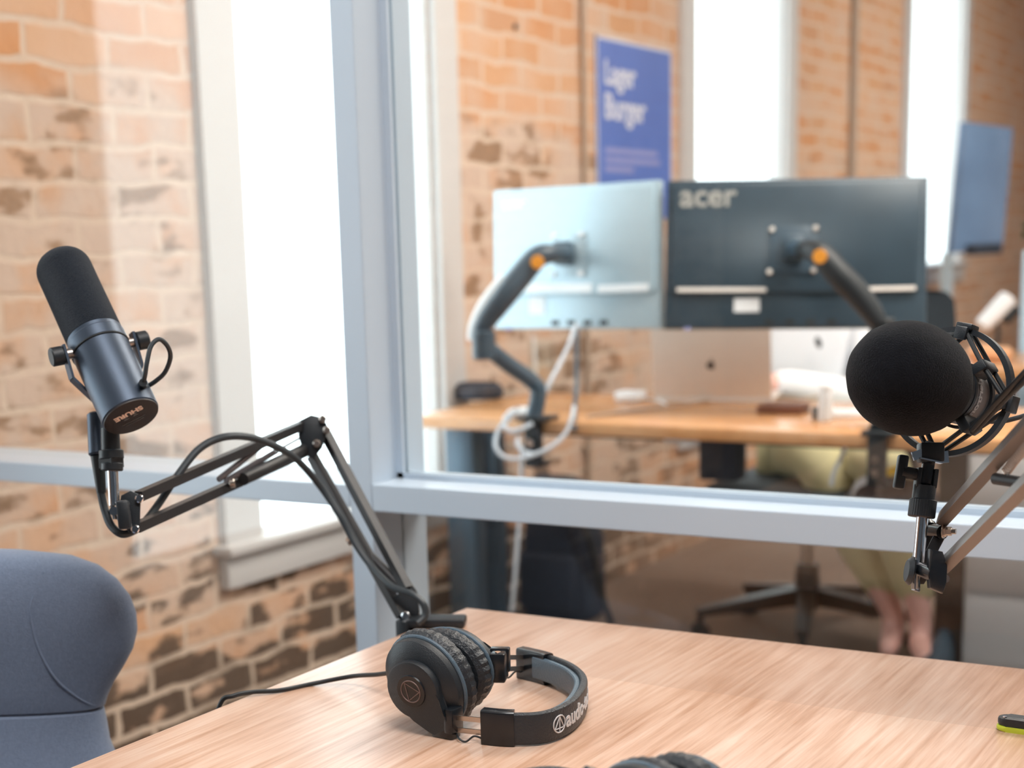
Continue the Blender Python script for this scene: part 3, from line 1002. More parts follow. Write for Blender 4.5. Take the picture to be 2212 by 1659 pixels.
obj('spring', spring(at(472, 1036, 1.82), at(566, 962, 1.93), 0.0030, 42), M['springsteel'], arm)
obj('spring', spring(at(487, 1040, 1.835), at(598, 974, 1.95), 0.0030, 42), M['springsteel'], arm)
obj('spring_hook', B().tube([at(566, 962, 1.93), at(606, 940, 1.97), at(650, 922, 2.01)], 0.0018, 8, 2).tube([at(598, 974, 1.95), at(630, 956, 1.98), at(652, 944, 2.01)], 0.0016, 8, 2), M['springsteel'], arm)
obj('spring_cover', B().cyl(at(525, 1035, 1.86), at(655, 972, 2.0), 0.0075, 0.0075, 16), M['leftarm'], arm)
obj('spring_cover', B().cyl(at(758, 1160, 1.985), at(866, 1270, 1.95), 0.006, 0.0075, 16), M['leftarm'], arm)
obj('bolt', B().cyl(at(752, 1164, 1.98), at(760, 1172, 1.985), 0.005, None, 16, 0.001), M['steel'], arm)
# base bracket and clamp on the table's left edge near the corner
edge = onz(880, 1352, TZ)
bx = V((-1.036, edge.y, TZ))
bk = B().prism([at(850, 1290, BD), at(888, 1262, BD), at(900, 1280, BD), at(905, 1322, BD), at(898, 1350, BD), at(866, 1352, BD)], cdir(0, 0, 1) * 0.022, 0.001)
obj('base_bracket', bk, M['black'], arm)
ca = onz(890, 1352, TZ + 0.006); cb_ = onz(968, 1338, TZ + 0.006)
obj('clamp_plate', B().bar(V((bx.x - 0.014, bx.y, TZ + 0.006)), V((bx.x + 0.052, bx.y + 0.030, TZ + 0.006)), 0.032, 0.011, up_, 0.003), M['black'], arm)
obj('clamp_body', B().span((bx.x - 0.02, bx.y - 0.017, TZ - 0.075), (bx.x - 0.004, bx.y + 0.017, TZ + 0.010), 0.002).span((bx.x - 0.02, bx.y - 0.017, TZ - 0.085), (bx.x + 0.045, bx.y + 0.017, TZ - 0.073), 0.002), M['black'], arm)
obj('clamp_screw', B().cyl((bx.x + 0.02, bx.y, TZ - 0.12), (bx.x + 0.02, bx.y, TZ - 0.03), 0.004).box((bx.x + 0.02, bx.y, TZ - 0.122), (0.05, 0.008, 0.01), None, 0.002), M['steel'], arm)
obj('bolt', B().cyl(at(876, 1330, BD - 0.014), at(876, 1330, BD), 0.0052, None, 16, 0.001), M['chrome'], arm)

cab = [at(217, 1060, 1.69), at(226, 1100, 1.69), at(240, 1135, 1.685), at(262, 1153, 1.68), at(286, 1148, 1.69), at(312, 1128, 1.71), at(345, 1085, 1.735), at(385, 1025, 1.75), at(430, 970, 1.765), at(480, 945, 1.78),
       at(535, 944, 1.81), at(590, 962, 1.86), at(640, 992, 1.92), at(690, 1048, 1.96), at(735, 1115, 1.962), at(765, 1170, 1.96), at(800, 1220, 1.95), at(845, 1266, 1.925), at(890, 1284, 1.91), at(914, 1304, 1.905), at(918, 1330, 1.905), at(902, 1346, 1.902)]
tag(obj('microphone_cable', B().tube(cab, 0.0043, 12, 8), M['cable']), 'thick dark cable looping along the left boom arm to the table clamp', 'cable')

# ------------------------------------------------------------------ microphone on the right
WD = 1.425
wc = at(1965, 818, WD)
ra = cdir(0.63, 0.05, 0.775)
_, ru, rs_ = frame(ra)
rm = thing('microphone', 'grey condenser microphone under a round black windscreen at right', 'microphone', wc)
wf = lambda q, tt: 0.004 * math.sin(7 * q + 40 * tt) + 0.003 * math.cos(13 * q - 60 * tt)
prof = [(-0.070 * math.cos(math.pi * (0.004 + 0.996 * k / 22)), 0.0512 * max(0.01, math.sin(math.pi * (0.004 + 0.996 * k / 22))) ** 0.92) for k in range(21)]
obj('windscreen', B().lathe(wc, ra, prof, 64, 1.0, V((0, 0, 1)), wf), M['plush'], rm)
obj('microphone_body', B().lathe(wc, ra, [(0.03, 0.026), (0.116, 0.027), (0.121, 0.027), (0.125, 0.025), (0.126, 0.002)], 48), M['micgrey'], rm)
obj('collar', B().band(wc, ra, 0.026, 0.032, 0.062, 0.070, 56), M['rubber'], rm)
txr = wc + ra * 0.098


def wrapmic(p):
    q = 0.0 - p.x / 0.0275
    tow = (cdir(1, 0, 0) - ra * ra.dot(cdir(1, 0, 0))).normalized()
    side = ra.cross(tow)
    side = side if side.z > 0 else -side
    return txr + ra * (-p.y) + (tow * math.cos(q) + side * math.sin(q)) * (0.0275 + p.z)


obj('lettering', B().text('modertron', V(), V((1, 0, 0)), V((0, 1, 0)), 0.0118, 0.0002, 'CENTER', wrapmic, 0.0004), M['print'], rm)

sm = thing('shock_mount', 'black hoop shock mount with elastic cords holding the round windscreen microphone', 'shock mount', at(2005, 975, 1.47))
rc_ = wc + ra * 0.088
RO = 0.061
ho = obj('outer_hoop', B().band(rc_, ra, RO - 0.0050, RO, -0.0050, 0.0050, 72), M['black'], sm)
obj('inner_hoop', B().band(rc_, ra, 0.0285, 0.0315, -0.014, -0.010, 56).band(rc_, ra, 0.0285, 0.0315, 0.024, 0.030, 56), M['black'], sm)
a1, u1, v1 = frame(ra)


def rp(deg, r, tt):
    q = math.radians(deg)
    return rc_ + (u1 * math.cos(q) + v1 * math.sin(q)) * r + ra * tt


hooks_o = [8, 98, 188, 278]
hooks_i = [53, 143, 233, 323]
for dg in hooks_o:
    rad = (rp(dg, 1, 0) - rc_).normalized(); tg = ra.cross(rad)
    hk = B().box(rp(dg, RO + 0.001, 0), (0.016, 0.006, 0.018), (tg, rad, ra), 0.0015)
    hk.box(rp(dg, RO - 0.006, -0.010), (0.012, 0.012, 0.006), (tg, rad, ra), 0.0015)
    obj('hook', hk, M['black'], sm)
for dg in hooks_i:
    rad = (rp(dg, 1, 0) - rc_).normalized(); tg = ra.cross(rad)
    hk = B().box(rp(dg, 0.037, 0.0), (0.010, 0.016, 0.030), (tg, rad, ra), 0.0015)
    obj('clip', hk, M['black'], sm)
for i, a in enumerate(hooks_o):
    for b_ in (hooks_i[i], hooks_i[i - 1]):
        for tt in (-0.007, 0.009):
            obj('elastic_cord', B().cyl(rp(a, RO - 0.001, tt), rp(b_, 0.041, tt * 1.4), 0.0023, None, 10), M['rubber'], sm)
foot = at(2010, 968, 1.462)
obj('hoop_foot', B().box(at(2010, 978, 1.462), (0.022, 0.018, 0.018), (cdir(1, 0, 0), cdir(0, 0, 1), cdir(0, 1, 0)), 0.002), M['black'], sm)
obj('foot_clip', B().bar(at(1984, 972, 1.455), at(1990, 990, 1.455), 0.003, 0.014, cdir(1, 0, 0)).bar(at(1986, 990, 1.455), at(2034, 1000, 1.455), 0.010, 0.0014, cdir(0, 1, 0)).bar(at(2036, 975, 1.46), at(2038, 1000, 1.46), 0.002, 0.010, cdir(1, 0, 0)), M['chrome'], sm)
obj('swivel_tongue', B().bar(at(2008, 985, 1.462), at(1998, 1048, 1.462), 0.009, 0.011, cdir(1, 0, 0), 0.002), M['gloss_black'], sm)
s0_, s1_ = at(2003, 1012, 1.462), at(1994, 1082, 1.462)
sd = (s1_ - s0_).normalized()
sv = B()
for sgn in (-1, 1):
    sv.bar(s0_ + cdir(1, 0.1, 0) * 0.0075 * sgn, s0_ + sd * 0.018 + cdir(1, 0.1, 0) * 0.0075 * sgn, 0.014, 0.004, cdir(1, 0, 0), 0.001)
sv.cyl(s0_ + sd * 0.016, s1_, 0.0105, 0.0105, 32)
obj('swivel_socket', sv, M['black'], sm)
obj('knurled_collar', B().lathe(at(1995, 1078, 1.462), sd, [(0, 0.0105), (0.001, 0.0123), (0.016, 0.0123), (0.017, 0.0115)], 72, 1, V((0, 0, 1)), lambda q, tt: 0.012 * math.cos(36 * q)), M['black'], sm)
kc = at(1947, 1020, 1.462)
kbx = B().cyl(kc, at(1988, 1026, 1.462), 0.0062, 0.0055, 24)
kbx.bar(at(1952, 983, 1.462), at(1940, 1056, 1.462), 0.010, 0.0095, cdir(1, 0, 0), 0.002)
obj('tilt_knob', kbx, M['black'], sm)

# ------------------------------------------------------------------ right boom arm
HR = 1.462
r_arm = thing('boom_arm', 'grey-brown boom arm rising to the right edge under the round windscreen', 'microphone arm', (0.12, 1.0, TZ))
obj('chrome_post', B().cyl(at(1993, 1108, HR), at(1983, 1222, HR), 0.0056, None, 28), M['chrome'], r_arm)
obj('post_fork', B().bar(at(1976, 1210, HR), at(1973, 1272, HR), 0.012, 0.0016, cdir(1, 0, 0)).bar(at(1984, 1212, HR), at(1982, 1276, HR), 0.012, 0.0016, cdir(1, 0, 0)).bar(at(1973, 1273, HR), at(1983, 1277, HR), 0.012, 0.0016, cdir(0, 1, 0)), M['chrome'], r_arm)
obj('cap_nut', B().cyl(at(1958, 1232, HR), at(1972, 1234, HR), 0.012, 0.0135, 28, 0.002), M['black'], r_arm)
hb0 = at(2037, 1140, HR - 0.006)
plt = [(2028, 1132), (2040, 1128), (2048, 1140), (2040, 1165), (2018, 1205), (2014, 1235), (1996, 1262), (1986, 1262), (1986, 1215), (2005, 1180)]
obj('head_plate', B().prism([at(x, y, HR + 0.004) for x, y in plt], cdir(0.2, 0, 1) * 0.004, 0.0008), M['leftarm'], r_arm)
obj('head_plate', B().prism([at(x - 22, y - 3, HR + 0.028) for x, y in plt], cdir(0.2, 0, 1) * 0.004, 0.0008), M['leftarm'], r_arm)
wk = B().cyl(at(1986, 1228, HR), at(2020, 1242, HR - 0.03), 0.0068, None, 24)
kdir = cdir(0.75, 0.25, -0.6)
wk.prism([at(2003, 1186, HR - 0.02), at(2030, 1192, HR - 0.02), at(2040, 1222, HR - 0.02), at(2038, 1258, HR - 0.02), at(2030, 1282, HR - 0.02), at(2002, 1270, HR - 0.02), at(2000, 1240, HR - 0.02)], cdir(0, 0, -1) * 0.012, 0.002)
obj('wing_knob', wk, M['gloss_black'], r_arm)
e0 = at(2040, 1120, 1.46); e1 = at(2036, 1206, 1.46)
bd_ = R @ V((0.012, -0.26, -0.965)); bd_.normalize()


def aim(px0, py0, px1, py1, d0, ln):
    """bar of length ln that starts at depth d0 and passes through the second sight line, coming nearer"""
    p0 = at(px0, py0, d0)
    best = None
    for k in range(400):
        d1 = d0 - 0.001 * k
        p1 = at(px1, py1, d1)
        if best is None or abs((p1 - p0).length - ln) < best[0]:
            best = (abs((p1 - p0).length - ln), p1)
    return p0, best[1]


u0, u1_ = aim(2036, 1122, 2206, 934, 1.46, 0.225)
l0, l1_ = aim(2040, 1222, 2222, 1012, 1.455, 0.225)
fup = cdir(-0.77 * 0.62, -0.64 * 0.62, -0.78)
ud = (u1_ - u0).normalized(); ld = (l1_ - l0).normalized()
obj('upper_bar', B().bar(u0, u0 + ud * 0.40, 0.0122, 0.0098, fup), M['armmetal'], r_arm)
obj('upper_bar', B().bar(l0, l0 + ud * 0.40, 0.0122, 0.0098, fup), M['armmetal'], r_arm)
n_ = at(2037, 1147, HR - 0.004)
nd_ = cdir(0.85, 0.05, -0.5)
nb = B()
nb.cyl(n_, n_ + nd_ * 0.003, 0.0055, None, 6)
nb.cyl(n_, n_ + nd_ * 0.0011, 0.0068, None, 24)
nb.cyl(n_ + nd_ * 0.003, n_ + nd_ * 0.008, 0.0042, None, 6)
nb.cyl(n_ + nd_ * 0.008, n_ + nd_ * 0.012, 0.0026, None, 12)
obj('bolt', nb, M['steel'], r_arm)
obj('bolt', B().cyl(at(2036, 1250, HR), at(2042, 1250, HR - 0.01), 0.004, None, 12), M['steel'], r_arm)
obj('pivot_sleeve', B().cyl(at(2008, 1146, HR + 0.02), at(2036, 1150, HR), 0.0065).cyl(at(2008, 1140, HR + 0.02), at(2004, 1132, HR + 0.025), 0.006), M['gloss_black'], r_arm)
sp0, sp1 = at(2174, 1018, 1.30), at(2262, 900, 1.2)
obj('spring', spring(sp0, sp1, 0.0036, 28), M['steel'], r_arm)
obj('spring_pin', B().cyl(at(2150, 1034, 1.31), at(2232, 1046, 1.27), 0.005, None, 16), M['black'], r_arm)
ee = u0 + ud * 0.40; e2 = l0 + ud * 0.40
el_c = (ee + e2) / 2
obj('elbow_plate', B().bar(ee + V((0, 0, 0.012)), e2 - V((0, 0, 0.012)), 0.024, 0.03, ud, 0.002), M['black'], r_arm)
bs = V((0.16, 0.98, TZ))
obj('lower_bar', B().bar(ee, bs + V((0.0, 0.02, 0.06)), 0.0098, 0.0120, V((0, 1, 0))), M['armmetal'], r_arm)
obj('lower_bar', B().bar(e2, bs + V((0.0, -0.02, 0.05)), 0.0098, 0.0120, V((0, 1, 0))), M['armmetal'], r_arm)
obj('base', B().cyl(bs, bs + V((0, 0, 0.012)), 0.055, 0.052, 40, 0.003).cyl(bs + V((0, 0, 0.01)), bs + V((0, 0, 0.07)), 0.022, 0.02, 28), M['black'], r_arm)

c_a = [at(2098, 930, 1.415), at(2128, 896, 1.40), at(2170, 850, 1.37), at(2212, 806, 1.33), at(2270, 740, 1.28)]
tag(obj('microphone_cable', B().tube(c_a, 0.0026, 12, 8), M['rubber']), 'black cable crossing the shock mount hoop, upper of the pair', 'cable', None)
c_b = [at(2100, 936, 1.42), at(2134, 902, 1.405), at(2176, 858, 1.375), at(2218, 818, 1.33), at(2280, 756, 1.28)]
tag(obj('microphone_cable', B().tube(c_b, 0.0026, 12, 8), M['rubber']), 'black cable crossing the shock mount hoop, lower of the pair', 'cable', None)
c_c = [at(2120, 905, 1.56), at(2135, 910, 1.56), at(2165, 910, 1.55), at(2200, 902, 1.54), at(2240, 892, 1.52), at(2300, 900, 1.48)]
tag(obj('microphone_cable', B().tube(c_c, 0.0024, 12, 8), M['rubber']), 'thin black cable leaving the back of the grey condenser microphone', 'cable', None)

# ------------------------------------------------------------------ office desk
DZ, DY = 0.74, 3.50
dl = onz(925, 890, DZ).x
dk = thing('desk', 'long oak desk behind the glass carrying two monitors', 'desk', (-1.2, 3.85, 0))
obj('desktop', B().span((-2.30, DY, DZ - 0.032), (0.6, DY + 0.66, DZ), 0.004), M['desk'], dk)
obj('crossbar', B().span((-2.15, DY + 0.28, DZ - 0.075), (0.5, DY + 0.34, DZ - 0.032)), M['rubber'], dk)
x0 = ony(962, 980, DY + 0.10).x; x1 = ony(1042, 980, DY + 0.10).x
obj('leg', B().span((x0, DY + 0.10, 0), (x1 - 0.03, DY + 0.16, DZ - 0.032), 0.003), M['legsteel'], dk)
x2 = max(ony(1028, 980, DY + 0.5).x, WX + 0.05)
obj('leg', B().span((x2 - 0.03, DY + 0.50, 0), (x2 + 0.03, DY + 0.56, DZ - 0.032), 0.003), M['legsteel'], dk)
obj('leg_foot', B().span((x0, DY + 0.05, 0), (x1 - 0.03, DY + 0.62, 0.03), 0.003), M['legsteel'], dk)
xb = onz(2050, 1425, 0).x
obj('leg', B().span((xb - 0.040, DY + 0.84, 0), (xb + 0.040, DY + 0.90, DZ - 0.06), 0.003), M['chairmetal'], dk)
obj('side_bracket', B().span((xb - 0.04, DY + 0.3, DZ - 0.07), (xb + 0.04, DY + 0.90, DZ - 0.032)), M['chairmetal'], dk)
# control box hanging under the desktop
p_ = ony(1562, 985, DY + 0.25)
tag(obj('motor_box', B().span((p_.x - 0.055, DY + 0.22, p_.z - 0.06), (p_.x + 0.045, DY + 0.30, DZ - 0.0325), 0.006), M['bag']), 'black control box hanging under the oak desk', 'control box')
tag(obj('paper_tray', B().span((p_.x - 0.16, DY + 0.24, 0.668), (p_.x - 0.062, DY + 0.32, DZ - 0.033), 0.004), M['ivory']), 'pale box fixed under the desk beside the black control box', 'box')


def monitor(tl, tr, br, bl_, mtx, label, logo, dark):
    tl, tr, br, bl_ = (at(*p) for p in (tl, tr, br, bl_))
    rt = (tr - tl).normalized(); dn = (bl_ - tl).normalized()
    nb = rt.cross(dn)
    if nb.dot(tl - EYE) < 0:
        nb = -nb                                              # away from us, towards the screen side
    ctr = (tl + tr + br + bl_) / 4
    t = thing('monitor', label, 'monitor', (bl_ + br) / 2)
    w, h = (tr - tl).length, (bl_ - tl).length
    obj('rear_housing', B().prism([tl, tr, br, bl_], nb * 0.022, 0.004), mtx, t)
    obj('bulge', B().prism([ctr + rt * a * w + dn * b_ * h - nb * 0.012 for a, b_ in ((-0.48, -0.47), (0.475, -0.47), (0.475, 0.24), (0.455, 0.27), (-0.46, 0.27), (-0.48, 0.24))], nb * 0.016, 0.006), mtx, t)
    obj('screen', B().prism([tl + nb * 0.022 + rt * 0.008 + dn * 0.008, tr + nb * 0.022 - rt * 0.008 + dn * 0.008, br + nb * 0.022 - rt * 0.008 - dn * 0.02, bl_ + nb * 0.022 + rt * 0.008 - dn * 0.02], nb * 0.002), M['gloss_black'], t)
    return t, ctr, rt, dn, nb, w, h


def mark(t, name, m, px, py, d, rt, dn, nb, w, h, ctr, off=0.0125, th=0.002):
    r = R @ V((px - PX, py - PY, FPX))
    k = (ctr - nb * off - EYE).dot(nb) / r.dot(nb)
    p = EYE + r * k
    return p


mon = []
T1 = monitor((1066, 412, 4.24), (1424, 388, 3.94), (1428, 710, 3.94), (1068, 710, 4.24), M['silver'], 'left monitor seen from behind, window reflection painted pale on its back', 1, 0)
T2 = monitor((1442, 390, 3.92), (2006, 380, 3.85), (2000, 708, 3.85), (1435, 710, 3.92), M['screenback'], 'right monitor seen from behind, dark glossy back', 1, 1)


def onback(T, px, py, off=0.0125):
    t, ctr, rt, dn, nb, w, h = T
    r = R @ V((px - PX, py - PY, FPX))
    q = ctr - nb * off
    return EYE + r * ((q - EYE).dot(nb) / r.dot(nb))


for T, lp, ls, lab, scr, lm in ((T1, (1086, 452), 0.040, (1160, 660), ((1198, 510), (1255, 507), (1197, 592), (1254, 592)), 'white'),
                               (T2, (1468, 446), 0.072, (1613, 659), ((1668, 496), (1762, 493), (1662, 587), (1757, 584)), 'ivory')):
    t, ctr, rt, dn, nb, w, h = T
    obj('maker_lettering', B().text('acer', onback(T, *lp, 0.0128), rt, -dn, ls * 1.1, 0.0005, 'LEFT', None, 0.0015), M['white'] if lm == 'white' else M['logogrey'], t)
    q = onback(T, *lab, 0.001)
    obj('sticker', B().box(q, (0.050 if lm == 'white' else 0.062, 0.046 if lm == 'white' else 0.034, 0.001), (rt, dn, nb), 0.0), M['white'], t)
    vp = sum((onback(T, *s_) for s_ in scr), V()) / 4
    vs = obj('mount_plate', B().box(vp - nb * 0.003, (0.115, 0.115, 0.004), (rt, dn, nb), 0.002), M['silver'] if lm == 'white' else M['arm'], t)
    for s_ in scr:
        p = onback(T, *s_, 0.017)
        obj('screw', B().cyl(p, p - nb * 0.006, 0.008, 0.006, 20, 0.001), M['white'] if lm == 'white' else M['steel'], t)
    pr = B()
    for k in range(4):
        pr.box(ctr + rt * (-0.06 + 0.05 * k) + dn * h * 0.46 - nb * 0.001, (0.022, 0.012, 0.003), (rt, dn, nb))
    obj('ports', pr, M['rubber'], t)
    obj('indicator', B().box(ctr - rt * w * 0.41 + dn * h * 0.5, (0.014, 0.006, 0.006), (rt, dn, nb)), M['posterdim'], t)
    if lm == 'white':
        obj('ledge_glint', B().bar(onback(T, 1135, 622, 0.013), onback(T, 1278, 622, 0.013), 0.003, 0.022, dn).bar(onback(T, 1292, 624, 0.013), onback(T, 1400, 620, 0.013), 0.003, 0.018, dn), M['white'], t)  # white strips paint the highlight along the housing's lower step
    if lm == 'ivory':
        obj('ledge_glint', B().bar(onback(T, 1462, 626, 0.013), onback(T, 1655, 626, 0.013), 0.003, 0.010, dn).bar(onback(T, 1878, 624, 0.013), onback(T, 1978, 622, 0.013), 0.003, 0.010, dn), M['alu'], t)  # pale strips paint the sheen along the dark housing's step


def monitor_arm(label, clamp, T, scr_c, pts_low, pts_up, disc, cover):
    Yc = DY
    c = ony(clamp, 890, Yc)
    c.z = DZ
    t = thing('desk_mount_arm', label, 'monitor arm', c)
    w = 0.020
    obj('clamp', B().span((c.x - w, Yc - 0.03, DZ - 0.115), (c.x + w, Yc - 0.001, DZ + 0.004), 0.003).span((c.x - w * 1.6, Yc - 0.045, DZ + 0.001), (c.x + w * 2.0, Yc + 0.05, DZ + 0.011), 0.002).span((c.x - w, Yc - 0.03, DZ - 0.115), (c.x + w, Yc + 0.04, DZ - 0.105), 0.002), M['rubber'], t)
    for z in (DZ - 0.052, DZ - 0.082):
        obj('clamp_screw', B().cyl((c.x, Yc - 0.031, z), (c.x, Yc - 0.036, z), 0.010, 0.009, 20), M['chrome'], t)
    low = [V((c.x, Yc - 0.012, DZ + 0.01))] + [at(*p) for p in pts_low]
    obj('lower_arm', B().tube(low, 0.021, 14, 4, False, True), (M['arm'] if cover else M['rubber']), t)
    up = [at(*p) for p in pts_up]
    obj('upper_arm', B().tube(up, lambda q: 0.020 + 0.010 * math.sin(math.pi * min(1, q * 1.1)), 14, 5), M['arm'] if cover else M['rubber'], t)
    obj('joint', B().cyl(low[-1] + V((0, 0, 0.035)), low[-1] - V((0, 0, 0.035)), 0.029, None, 24, 0.004), M['arm'] if cover else M['rubber'], t)
    tip_ = up[-1]
    vp = scr_c
    obj('tilt_head', B().cyl(tip_, vp - T[4] * 0.006, 0.018, 0.024, 20).box(vp - T[4] * 0.02, (0.05, 0.06, 0.03), (T[2], T[3], T[4]), 0.006), M['arm'], t)
    dp = at(*disc)
    dn_ = (EYE - dp).normalized()
    obj('pivot_cap', B().cyl(dp, dp + dn_ * 0.004, 0.0165, 0.0155, 24), M['orange'], t)
    if cover:
        obj('cable_cover', B().tube([at(*p) for p in cover], 0.014, 12, 4), M['white'], t)
    return t


v1_ = sum((onback(T1, *s_) for s_ in ((1198, 510), (1255, 507), (1197, 592), (1254, 592))), V()) / 4
v2_ = sum((onback(T2, *s_) for s_ in ((1668, 496), (1762, 493), (1662, 587), (1757, 584))), V()) / 4
monitor_arm('slate monitor arm zigzagging up to the pale left monitor', 1158, T1, v1_, [(1163, 845, 3.98), (1145, 820, 3.97), (1095, 785, 3.94), (1045, 745, 3.9)],
            [(1036, 722, 3.9), (1052, 690, 3.89), (1090, 640, 3.87), (1128, 592, 3.87), (1160, 556, 3.87), (1190, 548, 3.88), (1222, 550, 3.92)], (1161, 566, 3.835),
            [(1022, 735, 3.93), (1026, 700, 3.93), (1050, 650, 3.94), (1090, 600, 3.94)])
monitor_arm('dark monitor arm behind the dark right monitor, with orange pivot cap', 1902, T2, v2_, [(1902, 880, 3.70), (1900, 840, 3.70), (1900, 800, 3.70), (1905, 720, 3.68)],
            [(1900, 700, 3.66), (1880, 670, 3.66), (1850, 632, 3.66), (1812, 592, 3.66), (1775, 552, 3.67), (1750, 540, 3.7), (1735, 540, 3.75)], (1771, 554, 3.635), None)


# ------------------------------------------------------------------ things on the office desk
def laptop(label, bl_, br, ht, lean, mlog, logo):
    bl_, br = V(bl_), V(br)
    x = (br - bl_).normalized()
    yb = V((-x.y, x.x, 0))                                    # away from us
    up = (V((0, 0, 1)) - yb * lean + x * 0.0).normalized()
    t = thing('laptop', label, 'laptop', (bl_ + br) / 2)
    w = (br - bl_).length
    z = V((0, 0, 1))
    obj('keyboard_base', B().prism([bl_ + z * 0.0005, br + z * 0.0005, br + yb * 0.21 + z * 0.0005, bl_ + yb * 0.21 + z * 0.0005], z * 0.012, 0.002), M['alu'], t)
    lid = obj('lid', B().prism([bl_ + z * 0.013, br + z * 0.013, br + z * 0.013 + up * ht, bl_ + z * 0.013 + up * ht], yb * 0.006, 0.002), M['alu'], t)
    c = (bl_ + br) / 2 + z * 0.013 + up * ht * logo - yb * 0.0004
    lg = B()
    pts = []
    for k in range(28):
        q = 2 * math.pi * k / 28
        r = 0.0115 * (1 + 0.10 * math.cos(2 * q)) * (1 - 0.16 * math.exp(-((q - math.pi / 2) / 0.25) ** 2) - 0.10 * math.exp(-((q - 3 * math.pi / 2) / 0.25) ** 2))
        if abs(q) < 0.5 or abs(q - 2 * math.pi) < 0.5:
            r *= 0.72
        pts.append(c + x * r * math.cos(q) + up * r * 1.05 * math.sin(q))
    lg.prism(pts, -yb * 0.0004)
    lg.ell(c + up * 0.0155 + x * 0.002, (0.0045, 0.0022, 0.001), ((x + up).normalized(), (up - x).normalized(), yb), 12, 6)
    obj('lid_emblem', lg, M[mlog], t)
    return t


lb, lr = onz(1412, 868, DZ), onz(1667, 870, DZ)
laptop('open silver laptop seen from behind, under the gap between the monitors', lb, lr, 0.215, 0.20, 'black', 0.42)
t = thing('charger', 'white power adapter lying on the desk left of the silver laptop', 'charger', onz(1362, 868, DZ))
q = onz(1362, 866, DZ)
obj('adapter_body', B().box(q + V((0, 0, 0.0145)), (0.075, 0.06, 0.028), None, 0.007), M['white'], t)
obj('cord', B().tube([q + V((0.037, 0, 0.012)), onz(1400, 862, DZ + 0.004), onz(1425, 866, DZ + 0.004), onz(1440, 874, DZ + 0.004)], 0.004, 8, 5), M['white'], t)
q = onz(1680, 894, DZ)
tag(obj('notebook', B().box(q + V((0, 0.04, 0.011)), (0.115, 0.10, 0.021), (V((0.995, 0.1, 0)), V((-0.1, 0.995, 0)), V((0, 0, 1))), 0.003), M['brown']), 'brown leather notebook lying on the desk in front of the person', 'notebook')
q = onz(1783, 909, DZ)
t = thing('bottle', 'small white capped bottle standing on the desk in front of the person', 'bottle', q)
obj('bottle_body', B().lathe(q, (0, 0, 1), [(0.0, 0.014), (0.003, 0.0165), (0.066, 0.0165), (0.072, 0.014)], 32), M['white'], t)
obj('lid', B().lathe(q, (0, 0, 1), [(0.072, 0.0145), (0.084, 0.0145), (0.087, 0.012), (0.0875, 0.001)], 32), M['white'], t)
q = onz(1760, 908, DZ)
tag(obj('lighter', B().box(q + V((0, 0, 0.017)), (0.012, 0.012, 0.034), None, 0.003), M['gloss_black']), 'tiny black upright object beside the white bottle', 'lighter')
q = onz(1832, 905, DZ)
tag(obj('power_strip', B().box(q + V((0, 0.03, 0.010)), (0.10, 0.05, 0.020), (V((0.9, 0.43, 0)), V((-0.43, 0.9, 0)), V((0, 0, 1))), 0.005), M['white']), 'white adapter block on the desk edge left of the round windscreen', 'adapter')
# pouch
q = onz(1030, 862, DZ)
rr = [(0.001, 0.062), (0.006, 0.076), (0.022, 0.080), (0.038, 0.074), (0.047, 0.058), (0.050, 0.03), (0.0505, 0.004)]
t = thing('pouch', 'charcoal round pouch lying on the left end of the desk', 'pouch', q)
obj('pouch_body', B().lathe(q, (0, 0, 1), rr, 40, 0.8, V((1, 0.1, 0)), lambda a, b_: 0.02 * math.sin(3 * a)), M['bag'], t)
obj('zip', B().torus(q + V((0, 0, 0.03)), (0, 0, 1), 0.0785, 0.002, 40, 6, 0.8, V((1, 0.1, 0))), M['greyfab'], t)
q = ony(1128, 858, DY + 0.05); q.z = DZ
t = thing('mouse_highlight', 'white mouse-shaped stand-in for a bright reflection left of the monitor clamp', 'computer mouse', q)  # mouse shape added in place of the highlight on the clamp knob
obj('shell', B().ell(q + V((-0.0, 0.0, 0.014)), (0.036, 0.05, 0.0135), None, 28, 14), M['white'], t)
obj('scroll_wheel', B().cyl(q + V((-0.004, -0.025, 0.023)), q + V((0.004, -0.025, 0.023)), 0.006), M['greyfab'], t)

